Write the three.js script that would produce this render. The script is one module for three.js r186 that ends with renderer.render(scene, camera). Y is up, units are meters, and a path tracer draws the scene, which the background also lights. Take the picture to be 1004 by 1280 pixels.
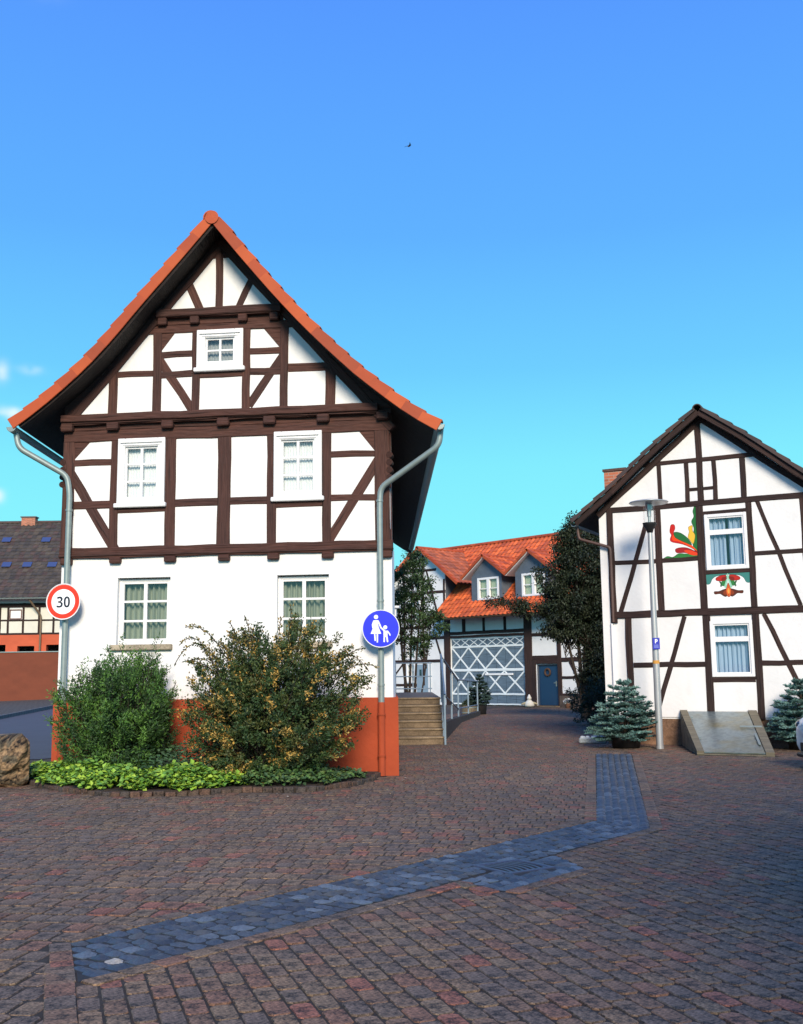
import * as THREE from 'three';
import { mergeGeometries, mergeVertices } from 'three/addons/utils/BufferGeometryUtils.js';

// ------------------------------------------------------------------ camera, sky, sun, exposure
const scene = new THREE.Scene();
const camera = new THREE.PerspectiveCamera(THREE.MathUtils.radToDeg(2 * Math.atan(640 / 1340)), 803 / 1024, 0.1, 900);
camera.position.set(0, 1.6, 0);
camera.rotation.order = 'YXZ';
camera.rotation.set(Math.atan(203 / 1340), 0, -0.012);
scene.add(camera);

const renderer = new THREE.WebGLRenderer({ antialias: true });
renderer.setSize(803, 1024);
renderer.toneMapping = THREE.LinearToneMapping;
renderer.toneMappingExposure = 1.0;
renderer.shadowMap.enabled = true;

const SUN_EL = 28, SUN_AZ = 5;          // degrees above the horizon, degrees to the right of straight behind the camera
const rad = THREE.MathUtils.degToRad;
const sunDir = new THREE.Vector3(Math.cos(rad(SUN_EL)) * Math.sin(rad(SUN_AZ)), Math.sin(rad(SUN_EL)), Math.cos(rad(SUN_EL)) * Math.cos(rad(SUN_AZ)));
const sun = new THREE.DirectionalLight(new THREE.Color(1.0, 0.86, 0.68), 4.8);
sun.position.copy(sunDir).multiplyScalar(80).add(new THREE.Vector3(0, 0, -25));
sun.target.position.set(0, 0, -25);
sun.castShadow = true;
sun.shadow.radius = 34;
sun.shadow.mapSize.set(4096, 4096);
Object.assign(sun.shadow.camera, { left: -45, right: 45, top: 45, bottom: -45, near: 1, far: 200 });
scene.add(sun, sun.target);

// ------------------------------------------------------------------ random numbers and noise
let seedState = 7;
function rnd() { seedState = (seedState + 0x6d2b79f5) | 0; let t = Math.imul(seedState ^ (seedState >>> 15), 1 | seedState); t = (t + Math.imul(t ^ (t >>> 7), 61 | t)) ^ t; return ((t ^ (t >>> 14)) >>> 0) / 4294967296; }
const rr = (a, b) => a + (b - a) * rnd();
const pick = (a) => a[Math.floor(rnd() * a.length)];
const gauss = () => (rnd() + rnd() + rnd() + rnd() - 2) * 1.0;
function hash2(x, y, s) { let h = Math.imul(x, 374761393) ^ Math.imul(y, 668265263) ^ Math.imul(s, 2147483647); h = Math.imul(h ^ (h >>> 13), 1274126177); return ((h ^ (h >>> 16)) >>> 0) / 4294967296; }
function vnoise(x, y, px, py, s) {       // value noise with period px, py
  const xi = Math.floor(x), yi = Math.floor(y), fx = x - xi, fy = y - yi, sx = fx * fx * (3 - 2 * fx), sy = fy * fy * (3 - 2 * fy);
  const m = (a, p) => ((a % p) + p) % p;
  const a = hash2(m(xi, px), m(yi, py), s), b = hash2(m(xi + 1, px), m(yi, py), s), c = hash2(m(xi, px), m(yi + 1, py), s), d = hash2(m(xi + 1, px), m(yi + 1, py), s);
  return a + (b - a) * sx + (c - a) * sy + (a - b - c + d) * sx * sy;
}
function fbm(u, v, fx, fy, oct, s) { let r = 0, a = 0.5, n = 0; for (let i = 0; i < oct; i++) { r += a * vnoise(u * fx, v * fy, fx, fy, s + i); n += a; a *= 0.5; fx *= 2; fy *= 2; } return r / n; }

// sky: clear evening blue, paler towards the horizon, a few wisps low on the left
{
  const W = 2048, H = 1024, data = new Float32Array(W * H * 4);
  const stops = [[-90, 0.10, 0.13, 0.16], [-4, 0.2, 0.5, 0.6], [0, 0.3, 0.9, 1.0], [8, 0.25, 0.9, 1.0], [11, 0.225, 0.84, 1.0], [16, 0.16, 0.62, 1.0], [23, 0.119, 0.445, 1.0], [34, 0.095, 0.325, 1.0], [60, 0.07, 0.22, 0.85], [90, 0.06, 0.19, 0.78]];
  const lin = (e) => { let i = 0; while (i < stops.length - 2 && e > stops[i + 1][0]) i++; const a = stops[i], b = stops[i + 1], t = Math.min(1, Math.max(0, (e - a[0]) / (b[0] - a[0]))); return [1, 2, 3].map((k) => a[k] + (b[k] - a[k]) * t); };
  const wisps = [[15.5, -19.65, 0.55, 0.16, 0.75], [15.3, -20.95, 0.3, 0.4, 0.6], [13.3, -20.75, 0.85, 0.2, 1.2], [9.1, -20.95, 0.3, 0.3, 1.1], [12, -26, 2, 0.5, 0.7], [17, -50, 5, 0.8, 0.6], [14, 60, 6, 0.8, 0.6], [33.8, -19.8, 1.2, 0.7, 0.2]];
  for (let j = 0; j < H; j++) {
    const el = ((j + 0.5) / H - 0.5) * 180, base = lin(el);
    for (let i = 0; i < W; i++) {
      const th = ((i + 0.5) / W - 0.5) * 2 * Math.PI, az = Math.atan2(Math.cos(th), -Math.sin(th)) * 180 / Math.PI;
      let k = 0;
      for (const [e, a, wa, we, s] of wisps) { let da = az - a; if (da > 180) da -= 360; if (da < -180) da += 360; const q = (da / wa) ** 2 + ((el - e) / we) ** 2; if (q < 6) k += s * Math.exp(-q) * Math.max(0, 3.2 * fbm(i / W, j / H, 512, 512, 3, 5) - 0.75); }
      k = Math.min(0.9, k);
      const o = (j * W + i) * 4;
      for (let c = 0; c < 3; c++) data[o + c] = base[c] * (1 - k) + [0.86, 1.0, 1.02][c] * k;
      data[o + 3] = 1;
    }
  }
  const sky = new THREE.DataTexture(data, W, H, THREE.RGBAFormat, THREE.FloatType);
  sky.mapping = THREE.EquirectangularReflectionMapping; sky.magFilter = sky.minFilter = THREE.LinearFilter; sky.wrapS = THREE.RepeatWrapping; sky.needsUpdate = true;
  scene.background = sky; scene.environment = sky;
}

// ------------------------------------------------------------------ textures and materials
function tex(w, h, fn, metresX, metresY, srgb = true) {
  const d = new Uint8Array(w * h * 4);
  for (let j = 0; j < h; j++) for (let i = 0; i < w; i++) {
    let c = fn(i / w, j / h); if (typeof c === 'number') c = [c, c, c];
    for (let k = 0; k < 3; k++) { let x = Math.min(1, Math.max(0, c[k])); if (srgb) x = x <= 0.0031308 ? 12.92 * x : 1.055 * x ** (1 / 2.4) - 0.055; d[(j * w + i) * 4 + k] = Math.round(255 * x); }
    d[(j * w + i) * 4 + 3] = 255;
  }
  const t = new THREE.DataTexture(d, w, h, THREE.RGBAFormat); t.wrapS = t.wrapT = THREE.RepeatWrapping; t.magFilter = THREE.LinearFilter; t.minFilter = THREE.LinearMipmapLinearFilter; t.generateMipmaps = true;
  if (srgb) t.colorSpace = THREE.SRGBColorSpace; t.repeat.set(1 / metresX, 1 / metresY); t.needsUpdate = true; return t;
}
const woodFn = (u, v) => 0.1 + 1.15 * (0.5 * fbm(u, v, 3, 40, 3, 11) + 0.35 * fbm(u, v, 8, 110, 2, 17) + 0.3 * fbm(u, v, 5, 7, 4, 23)) - 0.9 * Math.max(0, fbm(u, v, 2, 26, 2, 31) - 0.6);
const T = {
  wood: tex(256, 256, woodFn, 1.6, 0.7), woodBump: tex(256, 256, woodFn, 1.6, 0.7, false),
  plaster: tex(256, 256, (u, v) => 0.88 + 0.12 * fbm(u, v, 5, 5, 5, 41) - 0.05 * Math.max(0, fbm(u, v, 9, 4, 3, 47) - 0.6) * 4, 2.3, 2.3),
  plasterBump: tex(256, 256, (u, v) => fbm(u, v, 20, 20, 4, 53), 1.1, 1.1, false),
  speck: tex(512, 512, (u, v) => 0.5 + 0.55 * (fbm(u, v, 7, 7, 3, 61) - 0.5) + 0.9 * (fbm(u, v, 70, 70, 2, 62) - 0.5) + 0.3 * (hash2(Math.floor(u * 200), Math.floor(v * 200), 3) - 0.5), 0.9, 0.9),
  speckBump: tex(256, 256, (u, v) => 0.6 * fbm(u, v, 40, 40, 3, 67) + 0.4 * fbm(u, v, 6, 6, 2, 68), 0.7, 0.7, false),
  stone: tex(512, 512, (u, v) => 0.72 + 0.9 * (fbm(u, v, 6, 6, 5, 71) - 0.5) + 0.5 * (fbm(u, v, 90, 90, 2, 72) - 0.5), 1.3, 1.3),
  boulder: tex(512, 512, (u, v) => { const a = fbm(u, v, 5, 5, 5, 171), b = fbm(u, v, 11, 11, 4, 177), m = Math.min(1, Math.max(0, (b - 0.52) * 9)), k = 0.55 + 1.5 * (fbm(u, v, 40, 40, 3, 181) - 0.5) + 1.2 * (a - 0.5); return [(0.46 * (1 - m) + 0.2 * m) * k, (0.31 * (1 - m) + 0.17 * m) * k, (0.17 * (1 - m) + 0.11 * m) * k]; }, 1.1, 1.1), stoneBump: tex(256, 256, (u, v) => fbm(u, v, 8, 8, 5, 73), 0.9, 0.9, false),
  metal: tex(256, 256, (u, v) => 0.78 + 0.22 * fbm(u, v, 10, 4, 4, 79), 0.8, 0.8),
  brownReflection: tex(256, 256, (u, v) => { const m = Math.min(1, Math.max(0, (fbm(u, v, 4, 4, 5, 211) - 0.5) * 3)), k = 0.85 + 0.5 * (fbm(u, v, 40, 30, 3, 213) - 0.5); return [(0.72 + 0.03 * m) * k, (0.8 - 0.18 * m) * k, (0.9 - 0.5 * m) * k]; }, 2.1, 2.1),  // brown mottling painted in for a reflection on the hatch metal
  asphalt: tex(256, 256, (u, v) => 0.6 + 0.2 * fbm(u, v, 4, 4, 4, 83) + 0.25 * hash2(Math.floor(u * 256), Math.floor(v * 256), 9), 2, 2),
  render: tex(256, 256, (u, v) => 0.72 + 0.28 * fbm(u, v, 4, 7, 5, 89), 2.6, 2.6),
  slate: tex(256, 256, (u, v) => 0.75 + 0.25 * fbm(u, v, 12, 12, 3, 97), 1.4, 1.4),
  brick: tex(256, 256, (u, v) => { const r = Math.floor(v * 16), x = u * 8 + (r % 2) * 0.5, c = Math.floor(x), fx = x - c, fy = v * 16 - r; if (fx < 0.06 || fy < 0.13) return [0.42, 0.33, 0.27]; const k = 0.55 + 0.45 * hash2(((c % 8) + 8) % 8, r, 4) * (0.7 + 0.5 * fbm(u, v, 30, 30, 2, 6)); return [0.62 * k, 0.2 * k, 0.1 * k]; }, 2.0, 1.2),
};
const lc = (r, g, b) => new THREE.Color().setRGB(r, g, b);
function std(r, g, b, o = {}) { return new THREE.MeshStandardMaterial({ color: lc(r, g, b), roughness: 0.85, metalness: 0, ...o }); }
const wood = (r, g, b) => std(r, g, b, { map: T.wood, bumpMap: T.woodBump, bumpScale: 0.02, roughness: 0.8 });
const M = {
  timber: [wood(0.088, 0.031, 0.021), wood(0.1, 0.036, 0.024), wood(0.076, 0.028, 0.02)],
  timberDark: [wood(0.04, 0.017, 0.013), wood(0.047, 0.02, 0.015), wood(0.034, 0.015, 0.012)],
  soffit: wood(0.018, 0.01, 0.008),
  plaster: std(0.86, 0.86, 0.85, { map: T.plaster, bumpMap: T.plasterBump, bumpScale: 0.003, roughness: 0.9 }),
  whitePaint: std(0.82, 0.82, 0.82, { roughness: 0.45 }),
  plinth: std(0.43, 0.068, 0.02, { map: T.render, bumpMap: T.plasterBump, bumpScale: 0.004, roughness: 0.85 }),
  redWall: std(0.2, 0.05, 0.022, { map: T.render, bumpMap: T.plasterBump, bumpScale: 0.004 }),
  zinc: std(0.3, 0.37, 0.36, { map: T.metal, roughness: 0.5, metalness: 0.35 }),
  railing: std(0.2, 0.29, 0.38, { map: T.metal, roughness: 0.45, metalness: 0.3 }),
  pole: std(0.55, 0.56, 0.56, { map: T.metal, roughness: 0.4, metalness: 0.5 }),
  black: std(0.012, 0.012, 0.013, { roughness: 0.5 }),
  glass: new THREE.MeshPhysicalMaterial({ color: 0xffffff, transmission: 1, thickness: 0, roughness: 0.02, ior: 1.75 }),
  netCurtain: std(0.7, 0.74, 0.74, { roughness: 0.95 }),
  drape: std(0.24, 0.28, 0.21, { roughness: 0.95 }),
  drapeBlue: std(0.3, 0.42, 0.55, { roughness: 0.95 }),
  sandstone: std(0.5, 0.42, 0.3, { map: T.stone, bumpMap: T.stoneBump, bumpScale: 0.01 }),
  step: std(0.24, 0.175, 0.11, { map: T.stone, bumpMap: T.stoneBump, bumpScale: 0.012 }),
  rubble: std(0.3, 0.17, 0.1, { map: T.stone, bumpMap: T.stoneBump, bumpScale: 0.03 }),
  boulder: std(0.78, 0.74, 0.7, { map: T.boulder, bumpMap: T.stoneBump, bumpScale: 0.05 }),
  slate: std(0.11, 0.14, 0.18, { map: T.slate, roughness: 0.6 }),
  brick: std(0.9, 0.9, 0.9, { map: T.brick }),
  soil: std(0.045, 0.03, 0.02, { map: T.stone, bumpMap: T.stoneBump, bumpScale: 0.05 }),
  joint: std(0.034, 0.028, 0.023, { map: T.stone, bumpMap: T.stoneBump, bumpScale: 0.01, roughness: 1 }),
  asphalt: std(0.075, 0.085, 0.11, { map: T.asphalt, roughness: 0.95 }),
  sidewalk: std(0.13, 0.115, 0.095, { map: T.speck, roughness: 0.95 }),
  gateBoard: std(0.15, 0.22, 0.29, { map: T.wood, roughness: 0.7 }),
  gateStrip: std(0.76, 0.82, 0.84, { roughness: 0.6 }),
  blueDoor: std(0.012, 0.042, 0.1, { roughness: 0.45 }),
  bark: wood(0.07, 0.05, 0.035),
  foliage: new THREE.MeshStandardMaterial({ color: 0xffffff, vertexColors: true, roughness: 0.62 }),
  carPaint: new THREE.MeshPhysicalMaterial({ color: lc(0.72, 0.75, 0.78), roughness: 0.3, clearcoat: 1, clearcoatRoughness: 0.05 }),
  darkGlass: new THREE.MeshPhysicalMaterial({ color: lc(0.012, 0.014, 0.017), roughness: 0.06, clearcoat: 1 }),
  tyre: std(0.015, 0.015, 0.016, { roughness: 0.9 }),
  plasticPot: std(0.012, 0.011, 0.012, { roughness: 0.6 }),
  timberRaw: wood(0.23, 0.2, 0.13),
};
const tileTones = (list) => list.map(([r, g, b]) => std(r, g, b, { map: T.render, roughness: 0.72, bumpMap: T.stoneBump, bumpScale: 0.004 }));
const verge = tileTones([[0.5, 0.082, 0.018], [0.44, 0.07, 0.017], [0.54, 0.095, 0.02], [0.38, 0.064, 0.018]]);
const vergeDark = tileTones([[0.075, 0.048, 0.042], [0.09, 0.055, 0.045], [0.06, 0.042, 0.04]]);
const tileField = new THREE.MeshStandardMaterial({ color: 0xffffff, vertexColors: true, roughness: 0.7, map: T.stone });

// ------------------------------------------------------------------ helpers
const taken = {};
function numbered(name) { const n = taken[name] || 0; taken[name] = n + 1; return n ? name + '_' + String(n).padStart(3, '0') : name; }
function thing(name, label, category, pos = [0, 0, 0], turn = 0, group) { const o = new THREE.Group(); o.name = numbered(name); o.position.set(...pos); o.rotation.y = turn; o.userData = { label, category }; if (group) o.userData.group = group; scene.add(o); return o; }
function mesh(parent, name, geo, mat, label) { const m = new THREE.Mesh(geo, mat); m.name = parent === scene ? numbered(name) : name; if (label) m.userData.label = label; parent.add(m); return m; }
function sub(parent, name) { const g = new THREE.Group(); g.name = name; parent.add(g); return g; }
function setting(name, geo, mat) { const m = mesh(scene, name, geo, mat); m.userData.kind = 'structure'; return m; }
function stuff(m) { m.userData.kind = 'stuff'; return m; }
function planarUV(g, ox = 0, oy = 0) {          // uv in metres from the dominant axis of each face
  if (g.index) g = g.toNonIndexed();
  g.computeVertexNormals();
  const p = g.attributes.position, n = g.attributes.normal, uv = new Float32Array(p.count * 2);
  for (let i = 0; i < p.count; i += 3) {
    const nx = Math.abs(n.getX(i) + n.getX(i + 1) + n.getX(i + 2)), ny = Math.abs(n.getY(i) + n.getY(i + 1) + n.getY(i + 2)), nz = Math.abs(n.getZ(i) + n.getZ(i + 1) + n.getZ(i + 2));
    for (let k = i; k < i + 3; k++) { const x = p.getX(k), y = p.getY(k), z = p.getZ(k); const q = nz >= nx && nz >= ny ? [x, y] : ny >= nx ? [x, z] : [z, y]; uv[2 * k] = q[0] + ox; uv[2 * k + 1] = q[1] + oy; }
  }
  g.setAttribute('uv', new THREE.BufferAttribute(uv, 2)); return g;
}
function box(x0, x1, y0, y1, z0, z1) { const g = new THREE.BoxGeometry(x1 - x0, y1 - y0, z1 - z0); g.translate((x0 + x1) / 2, (y0 + y1) / 2, (z0 + z1) / 2); return planarUV(g, rnd(), rnd()); }
function chamferBox(x0, x1, y0, y1, z0, z1, c = 0.01) {   // a box with all edges cut at 45 degrees
  const w = (x1 - x0) / 2, h = (y1 - y0) / 2, d = (z1 - z0) / 2, P = [], idx = {};
  const tri = [], V = (sx, sy, sz, a) => [sx * (w - (a === 0 ? 0 : c)), sy * (h - (a === 1 ? 0 : c)), sz * (d - (a === 2 ? 0 : c))];
  const quad = (a, b, cc, dd) => { const ctr = [0, 1, 2].map((k) => (a[k] + b[k] + cc[k] + dd[k]) / 4); const e1 = [0, 1, 2].map((k) => b[k] - a[k]), e2 = [0, 1, 2].map((k) => cc[k] - a[k]); const nn = [e1[1] * e2[2] - e1[2] * e2[1], e1[2] * e2[0] - e1[0] * e2[2], e1[0] * e2[1] - e1[1] * e2[0]]; const s = nn[0] * ctr[0] + nn[1] * ctr[1] + nn[2] * ctr[2]; if (s >= 0) tri.push(a, b, cc, a, cc, dd); else tri.push(a, cc, b, a, dd, cc); };
  for (const s of [-1, 1]) { quad(V(s, -1, -1, 0), V(s, 1, -1, 0), V(s, 1, 1, 0), V(s, -1, 1, 0)); quad(V(-1, s, -1, 1), V(1, s, -1, 1), V(1, s, 1, 1), V(-1, s, 1, 1)); quad(V(-1, -1, s, 2), V(1, -1, s, 2), V(1, 1, s, 2), V(-1, 1, s, 2)); }
  for (const s of [-1, 1]) for (const t of [-1, 1]) { quad(V(s, t, -1, 0), V(s, t, 1, 0), V(s, t, 1, 1), V(s, t, -1, 1)); quad(V(s, -1, t, 0), V(s, 1, t, 0), V(s, 1, t, 2), V(s, -1, t, 2)); quad(V(-1, s, t, 1), V(1, s, t, 1), V(1, s, t, 2), V(-1, s, t, 2)); }
  for (const s of [-1, 1]) for (const t of [-1, 1]) for (const q of [-1, 1]) quad(V(s, t, q, 0), V(s, t, q, 1), V(s, t, q, 2), V(s, t, q, 2));
  const g = new THREE.BufferGeometry(); g.setAttribute('position', new THREE.Float32BufferAttribute(tri.flat(), 3)); g.translate((x0 + x1) / 2, (y0 + y1) / 2, (z0 + z1) / 2);
  return planarUV(g, rnd(), rnd());
}
const merge = (list) => mergeGeometries(list.map((g) => (g.index ? g.toNonIndexed() : g)).map((g) => { for (const k of Object.keys(g.attributes)) if (!['position', 'normal', 'uv'].includes(k)) g.deleteAttribute(k); return g; }));
function slab(poly, z0, z1, holes = []) {       // polygon in the x-y plane with thickness along z
  const s = new THREE.Shape(poly.map(([x, y]) => new THREE.Vector2(x, y)));
  for (const h of holes) s.holes.push(new THREE.Path(h.map(([x, y]) => new THREE.Vector2(x, y))));
  const g = new THREE.ExtrudeGeometry(s, { depth: z1 - z0, bevelEnabled: false }); g.translate(0, 0, z0); return planarUV(g, rnd(), rnd());
}
const rect = (x0, x1, y0, y1) => [[x0, y0], [x1, y0], [x1, y1], [x0, y1]];
function sheet(poly, y, mat, name) { const s = new THREE.Shape(poly.map(([x, z]) => new THREE.Vector2(x, -z))); const g = new THREE.ShapeGeometry(s); g.rotateX(-Math.PI / 2); g.translate(0, y, 0); const m = setting(name, planarUV(g), mat); return m; }
function tube(pts, r, seg = 10, sides = 10, tension = 0) { const c = new THREE.CatmullRomCurve3(pts.map((p) => new THREE.Vector3(...p)), false, 'catmullrom', tension); return new THREE.TubeGeometry(c, seg, r, sides, false); }
function pipe(pts, r, sides = 12, bend = 0.08) {  // straight runs with rounded bends
  const v = pts.map((p) => new THREE.Vector3(...p)), path = new THREE.CurvePath();
  let last = v[0];
  for (let i = 1; i < v.length - 1; i++) { const a = v[i].clone().add(v[i - 1].clone().sub(v[i]).setLength(Math.min(bend, v[i].distanceTo(v[i - 1]) / 2))), b = v[i].clone().add(v[i + 1].clone().sub(v[i]).setLength(Math.min(bend, v[i].distanceTo(v[i + 1]) / 2))); path.add(new THREE.LineCurve3(last, a)); path.add(new THREE.QuadraticBezierCurve3(a, v[i], b)); last = b; }
  path.add(new THREE.LineCurve3(last, v[v.length - 1]));
  const out = []; for (const c of path.curves) { const n = c.isLineCurve3 ? 1 : 5; for (let k = 0; k < n; k++) out.push(c.getPoint(k / n)); } out.push(v[v.length - 1]);
  const poly = new THREE.CurvePath(); for (let i = 0; i < out.length - 1; i++) poly.add(new THREE.LineCurve3(out[i], out[i + 1]));
  // sweep a circle along the polyline
  const pos = [], nor = [], uv = [], ind = []; let up = new THREE.Vector3(0.13, 0.2, 1).normalize(), len = 0;
  for (let i = 0; i < out.length; i++) {
    const d = new THREE.Vector3(); if (i > 0) d.add(out[i].clone().sub(out[i - 1]).normalize()); if (i < out.length - 1) d.add(out[i + 1].clone().sub(out[i]).normalize()); d.normalize();
    const s = new THREE.Vector3().crossVectors(up, d).normalize(), t = new THREE.Vector3().crossVectors(d, s); up = t.clone(); if (i) len += out[i].distanceTo(out[i - 1]);
    for (let k = 0; k <= sides; k++) { const a = k / sides * 2 * Math.PI, n = s.clone().multiplyScalar(Math.cos(a)).addScaledVector(t, Math.sin(a)); nor.push(n.x, n.y, n.z); pos.push(out[i].x + n.x * r, out[i].y + n.y * r, out[i].z + n.z * r); uv.push(len, a * r); }
  }
  for (let i = 0; i < out.length - 1; i++) for (let k = 0; k < sides; k++) { const a = i * (sides + 1) + k, b = a + sides + 1; ind.push(a, a + 1, b, b, a + 1, b + 1); }
  const g = new THREE.BufferGeometry(); g.setAttribute('position', new THREE.Float32BufferAttribute(pos, 3)); g.setAttribute('normal', new THREE.Float32BufferAttribute(nor, 3)); g.setAttribute('uv', new THREE.Float32BufferAttribute(uv, 2)); g.setIndex(ind); return g;
}
function cyl(r0, r1, y0, y1, x = 0, z = 0, seg = 20) { const g = new THREE.CylinderGeometry(r1, r0, y1 - y0, seg); g.translate(x, (y0 + y1) / 2, z); return g; }
function lathe(pts, seg = 24) { return new THREE.LatheGeometry(pts.map(([x, y]) => new THREE.Vector2(x, y)), seg); }

// hewn timber along a centre line in the facade plane, slightly wavy, chamfered at the front
function timberGeo(u0, v0, u1, v1, w, zf, zb) {
  const L = Math.hypot(u1 - u0, v1 - v0), N = Math.max(2, Math.ceil(L / 0.45) + 1), c = Math.min(0.012, w * 0.1), P = [], uv = [], rows = [];
  for (let i = 0; i < N; i++) {
    const x = L * i / (N - 1), dy = (rnd() - 0.5) * 0.016, k = 1 + (rnd() - 0.5) * 0.07, dz = (rnd() - 0.5) * 0.004, h = w / 2 * k;
    rows.push([[-h + dy, zb], [h + dy, zb], [h + dy, zf - c + dz], [h - c + dy, zf + dz], [-h + c + dy, zf + dz], [-h + dy, zf - c + dz]].map(([y, z]) => [x, y, z]));
  }
  const ou = rnd() * 3, ov = rnd() * 3, push = (p, q) => { P.push(...p); uv.push(p[0] + ou, q + ov); };
  for (let i = 0; i < N - 1; i++) { let per = 0; for (let k = 0; k < 6; k++) { const a = rows[i][k], b = rows[i][(k + 1) % 6], cc = rows[i + 1][(k + 1) % 6], d = rows[i + 1][k], l = Math.hypot(b[1] - a[1], b[2] - a[2]); push(a, per); push(d, per); push(cc, per + l); push(a, per); push(cc, per + l); push(b, per + l); per += l; } }
  for (const [i, f] of [[0, 1], [N - 1, 0]]) for (let k = 1; k < 5; k++) { const t = [rows[i][0], rows[i][k], rows[i][k + 1]]; if (!f) t.reverse(); for (const p of t) { P.push(...p); uv.push(p[1] + ou, p[2] + ov); } }
  const g = new THREE.BufferGeometry(); g.setAttribute('position', new THREE.Float32BufferAttribute(P, 3)); g.setAttribute('uv', new THREE.Float32BufferAttribute(uv, 2)); g.computeVertexNormals();
  g.rotateZ(Math.atan2(v1 - v0, u1 - u0)); g.translate(u0, v0, 0); return g;
}
const timber = (parent, name, mats, u0, v0, u1, v1, w, zf = 0.03, zb = -0.06) => mesh(parent, name, timberGeo(u0, v0, u1, v1, w, zf, zb), pick(mats));

// polygons: keep the part of a polygon on one side of a line, or cut it in two
function clip(poly, [a, b], side) { const d = (p) => ((b[0] - a[0]) * (p[1] - a[1]) - (b[1] - a[1]) * (p[0] - a[0])) * side, out = []; for (let i = 0; i < poly.length; i++) { const p = poly[i], q = poly[(i + 1) % poly.length], dp = d(p), dq = d(q); if (dp >= 0) out.push(p); if (dp * dq < 0) { const t = dp / (dp - dq); out.push([p[0] + (q[0] - p[0]) * t, p[1] + (q[1] - p[1]) * t]); } } return out; }
const area = (p) => Math.abs(p.reduce((s, a, i) => { const b = p[(i + 1) % p.length]; return s + a[0] * b[1] - b[0] * a[1]; }, 0) / 2);
function cut(polys, line) { const out = []; for (const p of polys) for (const s of [1, -1]) { const q = clip(p, line, s); if (q.length > 2 && area(q) > 0.012) out.push(q); } return out; }
function panels(parent, polys, mat, z = 0.012) { for (const p of polys) mesh(parent, 'infill_panel', slab(p, -0.03, z + (rnd() - 0.5) * 0.006), mat); }

// window with trim, glazing bars, single panes, curtain and sill
function windowPart(parent, u0, u1, v0, v1, o) {
  const g = sub(parent, 'window'), { trim = 0.1, top = trim, bottom = trim, cols = 2, rows = 3, bar = 0.035, mid = 0.05, zf = 0.05, zg = 0.01, sill = false, curtain = M.netCurtain, folds = 9, mat = M.whitePaint, gap = 0.12, rowsAt, deep = 1 } = o;
  const a0 = u0 + trim, a1 = u1 - trim, b0 = v0 + bottom, b1 = v1 - top;
  mesh(g, 'frame', merge([chamferBox(u0, a0, v0, v1, zg - 0.03, zf, 0.008), chamferBox(a1, u1, v0, v1, zg - 0.03, zf, 0.008), chamferBox(a0, a1, v0, b0, zg - 0.03, zf - 0.002, 0.008), chamferBox(a0, a1, b1, v1, zg - 0.03, zf - 0.002, 0.008)]), mat);
  const s = 0.03; mesh(g, 'casement', merge([box(a0, a0 + s, b0, b1, zg - 0.025, zg + 0.018), box(a1 - s, a1, b0, b1, zg - 0.025, zg + 0.018), box(a0 + s, a1 - s, b0, b0 + s, zg - 0.025, zg + 0.017), box(a0 + s, a1 - s, b1 - s, b1, zg - 0.025, zg + 0.017)]), mat);
  const xs = [a0 + s], ys = [b0 + s]; for (let i = 1; i < cols; i++) xs.push(a0 + (a1 - a0) * i / cols); xs.push(a1 - s);
  for (let j = 1; j < rows; j++) ys.push(rowsAt ? b0 + (b1 - b0) * rowsAt[j - 1] : b0 + (b1 - b0) * j / rows); ys.push(b1 - s);
  for (let i = 1; i < cols; i++) mesh(g, 'mullion', box(xs[i] - mid / 2, xs[i] + mid / 2, b0 + s, b1 - s, zg - 0.02, zg + 0.022), mat);
  for (let j = 1; j < rows; j++) for (let i = 0; i < cols; i++) mesh(g, 'glazing_bar', box(xs[i] + (i ? mid / 2 : 0), xs[i + 1] - (i < cols - 1 ? mid / 2 : 0), ys[j] - (rowsAt ? mid : bar) / 2, ys[j] + (rowsAt ? mid : bar) / 2, zg - 0.02, zg + 0.014), mat);
  for (let j = 0; j < rows; j++) for (let i = 0; i < cols; i++) { const p = new THREE.PlaneGeometry(xs[i + 1] - xs[i], ys[j + 1] - ys[j]); p.rotateY((rnd() - 0.5) * 0.012); p.rotateX((rnd() - 0.5) * 0.012); p.translate((xs[i] + xs[i + 1]) / 2, (ys[j] + ys[j + 1]) / 2, zg - 0.006); mesh(g, 'pane', p, M.glass); }
  const parts = o.open ? [[a0, a0 + (a1 - a0) * o.open], [a1 - (a1 - a0) * o.open, a1]] : [[a0, a1]];
  for (const [c0, c1] of parts) {
    const n = 60, p = new THREE.PlaneGeometry(c1 - c0, b1 - b0 + 0.16, n, 1), q = p.attributes.position, ph = rnd() * 6;
    for (let i = 0; i < q.count; i++) { const t = (q.getX(i) / (a1 - a0) + 0.5) * folds * 2 * Math.PI + ph; q.setZ(i, deep * (0.026 * Math.sin(t + 0.6 * Math.sin(t * 0.37)) + 0.012 * Math.sin(t * 2.3))); }
    p.translate((c0 + c1) / 2, (b0 + b1) / 2, zg - gap); p.computeVertexNormals(); mesh(g, 'curtain', p, curtain);
  }
  if (sill) mesh(g, 'sill', chamferBox(u0 - 0.04, u1 + 0.04, v0 - 0.035, v0 + 0.04, -0.02, zf + 0.04, 0.012), mat);
  return g;
}

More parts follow.
